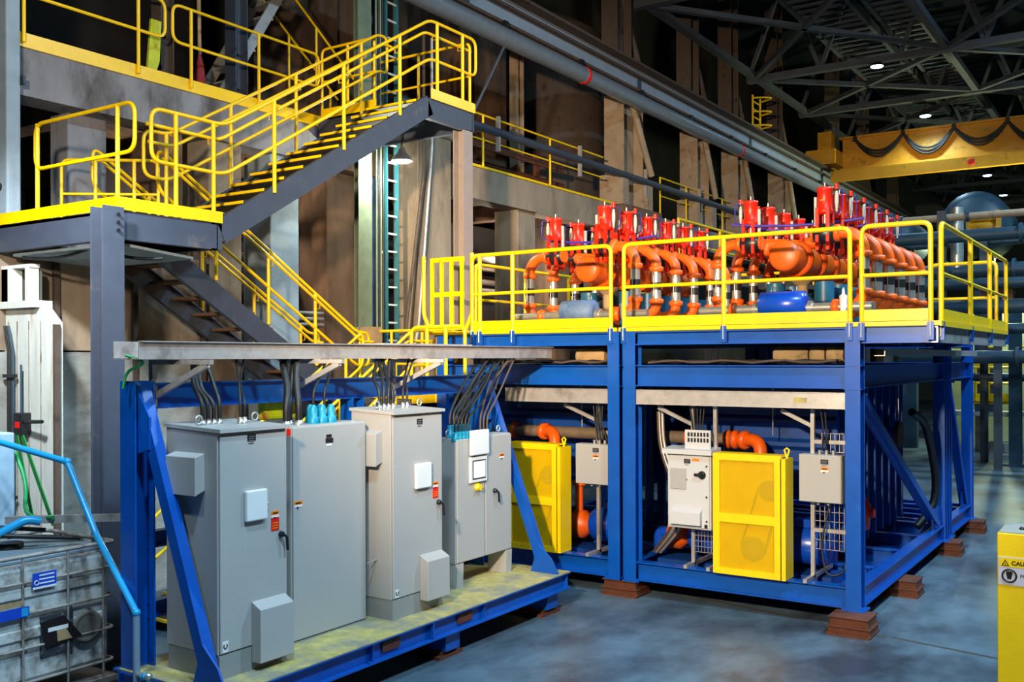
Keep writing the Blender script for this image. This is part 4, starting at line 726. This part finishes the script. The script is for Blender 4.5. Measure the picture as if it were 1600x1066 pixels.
for k, (x, y) in enumerate(((-6.85, 6.85), (-6.85, 6.97), (-6.85, 7.09), (-6.95, 6.91), (-6.95, 7.03))): B().lathe((x, y, 2.48), (0, 0, 1), [(0, .05), (.06, .052), (.07, .038), (.14, .04), (.18, .02)], 10).build('cable_gland', TEAL, t)
# overhead tray of the cabinet skid
t = thing('cable_trough', 'long galvanised cable trough over the grey cabinets', 'cable tray', (-7, 8, 3.1)); B().prof((-6.95, 4.98, 3.18), (-6.95, 11.42, 3.18), [(0, -.075), (.012, -.075), (.012, .067), (.05, .067), (.05, .075), (0, .075)][::-1]).build('front_side', GAL, t); B().box(-7.3, -6.955, 5.0, 11.42, 3.105, 3.115).build('trough_floor', GAL, t); B().box(-7.31, -7.3, 5.0, 11.42, 3.105, 3.255).build('back_side', GAL, t)
B().box(-7.3, -6.95, 8.0, 9.6, 3.255, 3.27).build('cover', GAL, t)
for k, y in enumerate((5.38, 6.95, 8.55)):
    t = thing('tray_bracket', 'galvanised cantilever bracket under the cable trough, %s from the left' % ORD[k], 'bracket', (-7.2, y, 2.6)); B().bar((-7.3, y, 2.62), (-7.3, y, 3.1), .05, .05, up=(0, 1, 0)).build('upright', GAL, t); B().bar((-7.32, y, 3.08), (-6.6, y+.05, 3.08), .045, .04).build('arm', GAL, t); B().bar((-7.28, y, 2.78), (-6.65, y+.05, 3.06), .04, .05).build('knee', GAL, t)
def cables(lab, ends, z, r, ty, m=BLK, tx=-7.05, grp=None):
    for k, (x, y) in enumerate(ends):
        y1 = ty+(y-ends[0][1])*.6; P = [(x, y, z), (x, y, z+.16), (x*.6+tx*.4+random.uniform(-.05, .05), y*.6+y1*.4+random.uniform(-.07, .07), z+(3.12-z)*random.uniform(.42, .6)), (tx+random.uniform(-.06, .06), y1+random.uniform(-.08, .1), 3.12), (tx, y1+.12, 3.16)]
        one('control_cable', B().tube(fil(P, .3, 5), r, 7), m, lab+', %s from left' % ORD[k], 'cable', (x, y, z), grp or lab)
cables('black cable dropping onto the nearest tall cabinet', [(-6.8, 5.5+k*.06) for k in range(4)], 2.58, .02, 5.62)
cables('thin black cable at the right of the nearest tall cabinet', [(-6.7, 5.82), (-6.7, 5.87)], 2.58, .011, 6.15)
cables('thick black hose-like cable dropping to the plain wide cabinet', [(-6.85, 6.5), (-6.9, 6.58), (-6.85, 6.66)], 2.52, .034, 6.75)
cables('thin black cable rising from the teal gland cluster', [(-6.85, 6.85), (-6.85, 7.0)], 2.64, .014, 7.25)
cables('black cable dropping onto the tall cabinet with the white pocket', [(-6.72, 7.66+k*.07) for k in range(4)], 2.62, .019, 7.95)
cables('thin black cable curving onto the right of the pocket cabinet', [(-6.72, 8.03), (-6.72, 8.1)], 2.62, .012, 8.6)
cables('black cable fanning out of the teal glands of the display cabinet', [(-6.85, 9.02+.07*k) for k in range(6)], 2.32, .017, 10.0)
cables('thin black cable beside the teal glands of the display cabinet', [(-6.77, 9.0+.07*k) for k in range(5)], 2.26, .012, 10.3)
cables('brown cable at the right of the display cabinet', [(-6.85, 9.62+.07*k) for k in range(3)], 2.24, .012, 10.5, BRN)
one('ground_wire', B().tube(fil([(-7.25, 5.05, 2.86), (-7.25, 5.08, 3.0), (-7.0, 5.1, 3.08), (-7.1, 4.97, 3.14)], .12), .013, 7), GRN, 'green earth wire at the left end of the cable trough', 'cable', (-7.2, 5.1, 2.86))
# hi-vis item on the rear beam and an orange cone-like wrap
one('safety_vest', B().prism([(-7.40, 6.72, 2.5), (-7.40, 7.18, 2.5), (-7.40, 7.2, 2.9), (-7.40, 6.7, 2.9)], (-.09, 0, 0)), mat('hivis_yellow', (210, 240, 20), .6, wear=(240, 130, 60), wamt=.4, wscale=4), 'bright lime and orange safety vest hung behind the plain cabinet', 'vest', (-7.65, 6.95, 2.5), bevel=.03)
# ================================================================ foreground left: tote and pipework
t = thing('ibc_tote', 'grimy caged plastic tote tank in the bottom left corner', 'tote', (-8.8, 5.0, .12)); x0, x1, y0, y1 = -9.35, -8.24, 4.4, 5.64
B().box(x0+.03, x1-.03, y0+.03, y1-.03, .27, 1.33).build('bottle', IBC, t, bevel=.06)
for z in (.72, 1.08): B().box(x1-.04, x1-.012, y0+.1, y1-.1, z-.05, z+.05).build('bottle_rib', IBC, t, bevel=.015)
B().box(x0+.08, x1-.08, y0+.08, y1-.08, 1.3, 1.385).build('top_shoulder', mat('grimy_grey_top', (112, 126, 136), .6, var=.2, scale=5), t, bevel=.03)
for z in (.3, .6, .9, 1.17, 1.4): B().tube(fil([(x0, y0, z), (x1, y0, z), (x1, y1, z), (x0, y1, z)], .06, 4, True), .014 if z < 1.39 else .02, 7, True).build('cage_ring', CAGE, t)
for y in (4.75, 5.17, 5.52): B().tube([(x1+.004, y, .14), (x1+.004, y, 1.4)], .011, 6).build('cage_bar', CAGE, t)
for x in (-9.1, -8.75, -8.4):
    for y in (y0, y1): B().tube([(x, y, .14), (x, y, 1.4)], .011, 6).build('cage_bar', CAGE, t)
B().lathe((-8.8, 4.95, 1.385), (0, 0, 1), [(0, .12), (.05, .12), (.055, .1)], 18).build('fill_cap', BLK, t)
for y in (4.5, 5.02, 5.54): B().box(x0, x1, y-.06, y+.06, 0, .12).build('pallet_foot', BLKP, t)
B().box(x0-.02, x1+.02, y0-.02, y1+.02, .1, .15).build('pallet_deck', CAGE, t)
B().box(x1-.03, x1+.004, 4.92, 5.22, .5, .84).build('side_plate', mat('grimy_black_plate', (52, 54, 60), .5, var=.3, scale=9, wear=(150, 150, 150), wamt=.3, wscale=11), t)
p = B().box(x1+.014, x1+.018, 4.83, 5.05, 1.1, 1.24).build('hazard_label', LBLU, t, 'blue hazard label')
for k in range(3): B().box(x1+.018, x1+.02, 4.89, 5.03, 1.21-k*.035, 1.222-k*.035).build('print_line', WHT, p)
B().tube([(x1+.021, 4.865+.02*math.cos(a), 1.155+.02*math.sin(a)) for a in [2*PI*k/10 for k in range(10)]], .004, 5, True).build('print_ring', WHT, p); B().box(x1+.018, x1+.02, 4.83, 5.05, 1.1, 1.118).build('print_band', WHT, p)
p = B().box(x1+.014, x1+.018, 4.45, 4.8, .88, .97).build('blue_label', LBLU, t); B().box(x1+.018, x1+.02, 4.73, 4.79, .89, .96).build('print_patch', PVC, p); B().box(x1+.014, x1+.018, 4.45, 4.74, .985, 1.03).build('paper_label', TAN, t)
p = B().prism([(x1+.014, 4.95, .56), (x1+.014, 5.3, .6), (x1+.014, 5.12, .82), (x1+.014, 4.9, .8)], (.004, 0, 0)).build('torn_label', LBLK, t); B().box(x1+.018, x1+.021, 4.97, 5.16, .7, .735).build('print_strip', WHT, p); B().prism([(x1+.018, 5.06, .6), (x1+.018, 5.2, .6), (x1+.018, 5.14, .7), (x1+.018, 5.05, .7)], (.003, 0, 0)).build('print_patch', TAN, p)
B().lathe((x1-.02, 5.36, .66), (1, 0, 0), [(0, .15), (.03, .15), (.031, .12), (.026, .1)], 24).build('dirt_cap', mat('grimy_round_cap', (110, 102, 94), .7, var=.35, scale=12), t)
PA, PB, PC, PD = (-9.1, 4.96, 2.36), (-8.4, 5.269, 2.168), (-7.9, 5.227, 1.558), (-7.1, 5.064, 1.008)
t = thing('pvc_line', 'bright blue plastic pipe descending past the tote to the floor', 'pipe', (-7.1, 5.06, 0))
B().tube(fil([PA, PB, PC, PD, (PD[0], PD[1], PD[2]-.1)], .05), .029, 10).build('upper_pipe', PVC, t); B().cyl((PD[0], PD[1], .2), (PD[0], PD[1], PD[2]-.02), .03, 10).build('riser', PVCG, t); B().ball(PB, .038).build('elbow_fitting', PVC, t)
B().ball(PD, .036).build('elbow_fitting', PVC, t); B().cyl((PD[0], PD[1], .0), (PD[0], PD[1], .22), .036, 10).build('coupling', SIL, t)
t = thing('sample_tap', 'brass and blue sample tap on a stub beside the blue post', 'tap', (-6.95, 5.04, 0)); B().cyl((PD[0], PD[1], .5), (-6.93, 5.04, .52), .022, 9).build('stub', SIL, t); B().cyl((-6.99, 5.045, .5), (-6.94, 5.04, .52), .03, 9).build('sleeve', PVC, t); B().ball((-6.91, 5.04, .52), .034).build('elbow', SIL, t); B().cyl((-6.91, 5.04, .0), (-6.91, 5.04, .5), .02, 9).build('drop', SIL, t); B().bar((-6.96, 5.02, .43), (-6.84, 5.02, .43), .02, .02).build('handle', BLKP, t)
one('strut_rail', B().bar((-8.95, 5.0, 1.62), (-8.15, 5.72, 1.62), .04, .07), GAL, 'galvanised strut lying over the tote top', 'strut', (-8.5, 5.4, 1.6))
one('blue_hose', B().tube(fil([(-9.0, 4.55, 1.35), (-8.75, 4.72, 1.5), (-8.6, 5.0, 1.66), (-8.55, 5.1, 1.63)], .12), .04, 10), PVC, 'short bright blue hose on top of the tote', 'hose', (-8.7, 4.9, 1.4))
one('black_loop_hose', B().tube(fil([(-8.4, 5.4, 1.45), (-8.6, 4.9, 1.52), (-8.9, 4.6, 1.56), (-9.1, 4.9, 1.56), (-8.8, 5.3, 1.5)], .2), .022, 8), BLK, 'black hose coiled on the tote top', 'hose', (-8.7, 5, 1.45))
one('green_hose', B().tube(fil([(-9.5, 5.4, 2.2), (-9.25, 5.38, 1.9), (-9.0, 5.2, 1.62), (-8.6, 5.25, 1.64)], .25), .02, 8), GRN, 'green hose drooping from the left onto the strut', 'hose', (-9.2, 5.2, 1.6))
for k in range(2): one('green_strap', B().bar((-9.55+k*.1, 5.45, 2.35), (-9.35+k*.35, 5.5, 1.5), .05, .01, up=(0, 1, 0)), mat('green_strap', (24, 110, 44), .6), 'dark green %s strap hanging behind the tote' % ('left' if k == 0 else 'right'), 'strap', (-9.4, 5.5, 1.5))
t = thing('wall_box', 'pale blue-grey equipment box cut by the left frame edge', 'box', (-9.9, 5.0, 1.4)); B().box(-10.2, -9.32, 4.9, 5.3, 1.42, 2.4).build('body', mat('pale_blue_box', (150, 176, 196), .5), t, bevel=.015)
for z in (1.6, 1.95, 2.3): B().box(-9.33, -9.28, 4.88, 4.95, z, z+.06).build('hinge', CABL, t)
# ================================================================ foreground right: yellow pillar with sign
x0, y0 = -1.094, 8.4
t = thing('yellow_pillar', 'bright yellow guard pillar with caution sign at the right edge', 'pillar', (x0+.3, y0+.25, 0)); B().box(x0, x0+.62, y0, y0+.5, 0, 1.745).build('body', mat('pillar_yellow', (255, 214, 0), .5, var=.05, bump=.1, bscale=40), t, bevel=.008); B().box(x0+.012, x0+.608, y0+.012, y0+.488, 1.745, 1.752).build('concrete_top', CONG, t); B().ball((x0+.15, y0+.2, 1.755), .02).build('lifting_hole', BLKP, t)
p = B().box(x0+.01, x0+.40, y0-.006, y0, 1.35, 1.565).build('sign_plate', mat('sign_white', (206, 206, 226), .4, var=.03), t)
B().box(x0+.018, x0+.392, y0-.008, y0-.005, 1.49, 1.557).build('sign_header', mat('sign_yellow', (255, 215, 0), .4, var=.02), t)
B().prism([(x0+.03, y0-.0075, 1.497), (x0+.085, y0-.0075, 1.497), (x0+.0575, y0-.0075, 1.547)], (0, -.002, 0)).build('warning_triangle', LBLK, t); B().prism([(x0+.042, y0-.0095, 1.503), (x0+.073, y0-.0095, 1.503), (x0+.0575, y0-.0095, 1.535)], (0, -.001, 0)).build('triangle_centre', MATS['sign_yellow'], t); B().box(x0+.055, x0+.06, y0-.012, y0-.01, 1.506, 1.526).build('triangle_mark', LBLK, t)
rx = (PI/2, 0, 0)
text('CAUTION', (x0+.1, y0-.009, 1.507), .043, rx, LBLK, t, bold=.0015)
for k, w_ in enumerate(('HEARING', 'PROTECTION', 'REQUIRED')): text(w_, (x0+.27, y0-.007, 1.447-k*.033), .036, rx, LBLK, t, align='CENTER')
B().tube([(x0+.085+.048*math.cos(a), y0-.008, 1.422+.048*math.sin(a)) for a in [2*PI*k/20 for k in range(20)]], .007, 6, True).build('pictogram_ring', LBLK, t)
B().prism([(x0+.062, y0-.0065, 1.442), (x0+.072, y0-.0065, 1.398), (x0+.098, y0-.0065, 1.398), (x0+.108, y0-.0065, 1.442)], (0, -.003, 0)).build('pictogram_head', LBLK, t); B().box(x0+.064, x0+.106, y0-.0095, y0-.0065, 1.44, 1.456).build('pictogram_cap', LBLK, t)
# ================================================================ crane, roof steel, far bay
YC = 38.8
t = thing('bridge_crane', 'yellow overhead bridge crane with draped festoon cable', 'crane', (-6, YC, 9.8))
B().box(-10.4, 12.5, YC, YC+.55, 10.35, 11.55).build('main_girder', CRN, t); B().box(-10.5, 12.5, YC-.12, YC+.65, 11.5, 11.58).build('top_flange', CRN, t); B().box(-10.5, 12.5, YC-.12, YC+.65, 10.3, 10.38).build('bottom_flange', CRN, t); B().box(-10.6, 12.5, YC-1.0, YC-.75, 9.75, 10.15).build('walkway_beam', CRN, t); B().box(-10.6, 12.5, YC-.75, YC-.1, 10.1, 10.14).build('walkway', CRN, t)
B().box(-11.5, -10.4, YC-1.1, YC+1.4, 10.46, 11.0).build('end_carriage', CRN, t); B().box(-11.1, -10.6, YC-.9, YC-.4, 10.9, 11.7).build('drive_housing', CRN, t)
for y in (YC-.8, YC+1.1): B().lathe((-11.08, y, 10.6), (1, 0, 0), [(0, .16), (.16, .16)], 16).build('wheel', BLKP, t)
for k in range(9):
    a = -9.9+k*1.75
    for j in range(3): B().tube(sag((a, YC-.2, 11.45-j*.02), (a+1.75, YC-.2, 11.45-j*.02), .55+.09*j+.1*(k % 2)), .045, 6).build('festoon_cable', BLK, t)
    B().box(a-.06, a+.06, YC-.24, YC-.12, 11.35, 11.55).build('cable_trolley', BLKP, t)
B().lathe((-5.7, YC-1.05, 9.95), (0, -1, 0), [(0, .12), (.06, .1)], 10).build('red_beacon', LRED, t)
# roof trusses: one thing per truss
def truss(lab, y, z=12.4, h=3.2):
    t = thing('roof_truss', lab, 'truss', (-6, y, z), 'roof trusses')
    B().bar((-11.7, y, z), (12.5, y, z), .26, .2).build('bottom_chord', DRK, t); B().bar((-11.7, y, z+h), (12.5, y, z+h), .26, .2).build('top_chord', DRK, t)
    n = 10; s = 24.2/n
    for k in range(n):
        a = -11.7+k*s; B().bar((a, y, z), (a+s/2, y, z+h), .12, .12, up=(0, 1, 0)).build('web_member', DRK, t); B().bar((a+s/2, y, z+h), (a+s, y, z), .12, .12, up=(0, 1, 0)).build('web_member', DRK, t)
    return t
ys = (23.5, 32, 37.6, 44, 51, 58, 66)
for k, y in enumerate(ys): truss('dark lattice roof truss, %s from the viewpoint' % ORD[k], y)
for k in range(len(ys)-1):
    a, b = ys[k], ys[k+1]; t = thing('roof_bracing', 'dark cross bracing between the %s and %s roof trusses' % (ORD[k], ORD[k+1]), 'bracing', (-6, a, 12.4))
    for x in (-11.5, -5.5, .5, 6.5): B().bar((x, a, 12.42), (x+6, b, 12.42), .16, .14).build('brace', DRK, t); B().bar((x+6, a, 12.42), (x, b, 12.42), .16, .14).build('brace', DRK, t)
    for x in (-11.4, -5.5, .5): B().bar((x, a, 12.45), (x, b, 12.45), .2, .2).build('strut', DRK, t)
# overhead walkway gratings
for k, (x0, x1) in enumerate(((-9.2, -7.6), (-7.2, -6.2))):
    t = thing('roof_catwalk', '%s dark slatted catwalk under the roof' % ('wider' if k == 0 else 'narrower'), 'catwalk', (x0, 36, 13.4))
    for x in (x0, x1): B().box(x-.06, x+.06, 24, 60, 13.3, 13.55).build('side_beam', DRK, t)
    for j in range(70): B().box(x0, x1, 24.2+j*.5, 24.34+j*.5, 13.36, 13.42).build('slat', DRK, t)
# high bays
def bay(lab, x, y, z, st=.68):
    t = thing('high_bay_lamp', lab, 'lamp', (x, y, z), 'high bay lamps'); B().lathe((x, y, z), (0, 0, 1), [(0, .2), (.04, .2), (.08, .14), (.12, .1), (.13, .05)], 16).build('housing', BLKP, t); B().lathe((x, y, z-.03), (0, 0, 1), [(0, .16), (.03, .19)], 16).build('lens', GLOW, t); B().cyl((x, y, z+.1), (x, y, z+st), .02, 6).build('stem', BLKP, t)
bay('glowing high bay lamp nearest under the roof trusses', -7.52, 32, 12.2, .13); bay('glowing high bay lamp just above the yellow crane', -7.17, 37.6, 11.74); bay('glowing high bay lamp below the crane, upper of two', -7.0, 51, 11.64); bay('glowing high bay lamp below the crane, lower and farther of two', -7.19, 58, 11.68)
# far columns and pipe racks
t = thing('far_column', 'dark steel column with base plate at the right edge behind the skid', 'column', (-3.59, 31.3, 0)); B().ib((-3.59, 31.3, 0), (-3.59, 31.3, 4.4), .32, .32, .03, .02, up=(0, 1, 0)).build('shaft', FARP, t); B().box(-3.95, -3.23, 31.0, 31.6, 0, .06).build('base_plate', FARP, t)
for k, (y, z, r_, x0) in enumerate(((27, 6.15, .16, -7.5), (28, 5.0, .14, -6.5), (27, 4.35, .18, -6.3), (29, 3.85, .14, -6.5), (28, 3.1, .17, -6.0), (30, 5.5, .2, -8), (33, 6.6, .12, -9.5), (32, 2.5, .12, -6.5), (29, 6.9, .1, -9))):
    t = thing('process_pipe', 'dark blue-green process pipe in the far right bay, %s' % ('topmost near rack', 'thin upper', 'thick middle', 'lower middle', 'lowest thick', 'thick upper rear', 'highest rear', 'low rear', 'highest thin')[k], 'pipe', (x0, y, z), 'pipes of the far bay'); B().cyl((x0, y, z), (6, y, z), r_, 12).build('pipe', FARP if k != 8 else TANS, t)
    for j in range(3): B().lathe((x0+1.1+j*1.7, y, z), (1, 0, 0), [(0, r_*1.5), (.08, r_*1.5)], 12).build('flange', FARP, t)
for k, (x, y) in enumerate(((-6.3, 28), (-5.0, 28.3), (-2.2, 28), (-7.4, 30))): one('rack_post', B().ib((x, y, 0), (x, y, 7), .2, .2, up=(0, 1, 0)), DRK, 'dark pipe rack post in the far right bay, %s from the left' % ('second', 'third', 'fourth', 'first')[k], 'column', (x, y, 0), 'rack posts')
one('silver_duct', B().cyl((-4.9, 30, 5.6), (-4.9, 30, 7.3), .17, 14), SIL, 'short silver vertical duct above the right railing', 'duct', (-4.9, 30, 5.6))
t = thing('yellow_hoist', 'yellow ribbed hoist unit in the far right bay', 'hoist', (-4.5, 32, 6.6)); 
for k in range(3): B().lathe((-4.9, 32, 6.75+k*.22), (1, 0, 0), [(0, .1), (.05, .13), (.75, .13), (.8, .1)], 12).build('drum', CRN, t)
B().box(-4.95, -4.85, 31.8, 32.2, 6.55, 7.4).build('end_plate', CRN, t); B().box(-4.6, -4.4, 31.9, 32.1, 0, 6.6).build('pedestal', DRK, t); B().box(-4.15, -4.05, 31.8, 32.2, 6.55, 7.4).build('end_plate', CRN, t)
for k, (x, z, r_, y) in enumerate(((-7.4, 7.0, .7, 36), (-5.0, 7.3, 1.0, 36))): one('round_vessel', B().lathe((x, y, z), (0, -1, 0), [(0, r_), (2.2, r_), (2.5, r_*.7), (2.6, .02)], 24).box(x-.3, x+.3, y-.4, y-.1, 1.3*(k > 0), z-r_*.9), FARP, '%s round dark vessel end in the far bay' % ('smaller' if k == 0 else 'larger'), 'vessel', (x, y, z))
one('far_duct', B().cyl((-3.2, 34, 7.2), (4, 34, 7.2), .9, 20), mat('pale_teal_duct', (110, 160, 176), .5), 'pale teal duct at the right edge above the railing', 'duct', (-3.2, 34, 7.2))
t = thing('orange_crate', 'dull orange block on the far pipe rack', 'block', (-3.9, 30, 4.9)); B().box(-4.3, -3.5, 30, 30.5, 4.6, 5.0).build('body', RUST, t); B().box(-4.0, -3.8, 30.1, 30.3, 0, 4.6).build('pedestal', DRK, t); B().box(-4.35, -3.45, 29.95, 30.55, 5.0, 5.06).build('lid', RUST, t)
# far work platform lit yellow-green
t = thing('work_platform', 'small yellow railed work platform lit in the far bay', 'platform', (-4.6, 34.5, 1.6)); B().box(-5.4, -3.9, 34, 35.2, 1.62, 1.72).build('deck_plate', CRN, t); B().box(-5.4, -3.9, 33.98, 34.0, 1.7, 1.95).build('toe_plate', YEL, t)
rail('', '', (-5.4, 34, 1.72), (-3.9, 34, 1.72), 1.05, (.25, .5, .72), toe=False, par=t, r=.035); rail('', '', (-5.4, 35.1, 1.72), (-3.9, 35.1, 1.72), 1.05, (.3, .6), toe=False, par=t, r=.035)
for x in (-5.3, -4.0): B().ib((x, 34.6, 0), (x, 34.6, 1.62), .15, .15, up=(0, 1, 0)).build('leg', CONG, t)
t = thing('test_bench', 'pale machine bench with upright legs on the far floor', 'bench', (-4.9, 36, 0)); B().box(-6.2, -3.9, 35.6, 36.6, 1.15, 1.3).build('top', CONG, t); B().box(-4.9, -3.8, 35.2, 36.2, 0, .3).build('plinth', CONG, t)
for x in (-6.0, -5.2, -4.6, -4.1): B().box(x-.1, x+.1, 35.7, 35.9, .0, 1.15).build('leg', CONG, t)
one('partition_screen', B().box(-6.6, -3.2, 39, 39.2, 0, 5), mat('pale_green_wall', (150, 160, 130), .8, var=.2, scale=2), 'pale greenish partition behind the far platform', 'partition', (-5, 39, 0))
t = thing('bent_rail_rack', 'rack of bent yellow pipes in the far right bay', 'rack', (-4.5, 33.2, 0))
for k in range(5): B().tube(fil([(-5.6+k*.45, 33.2, 3.4+.2*(k % 2)), (-5.2+k*.45, 33.2, 3.4+.2*(k % 2)), (-5.2+k*.45, 33.2, 2.85)], .08), .035).build('bent_pipe', YEL, t)
B().bar((-5.7, 33.2, 2.86), (-3.3, 33.2, 2.86), .06, .06).build('cross_bar', YEL, t)
for x in (-5.65, -3.35): B().bar((x, 33.2, 0), (x, 33.2, 2.86), .06, .06, up=(0, 1, 0)).build('post', DRK, t)
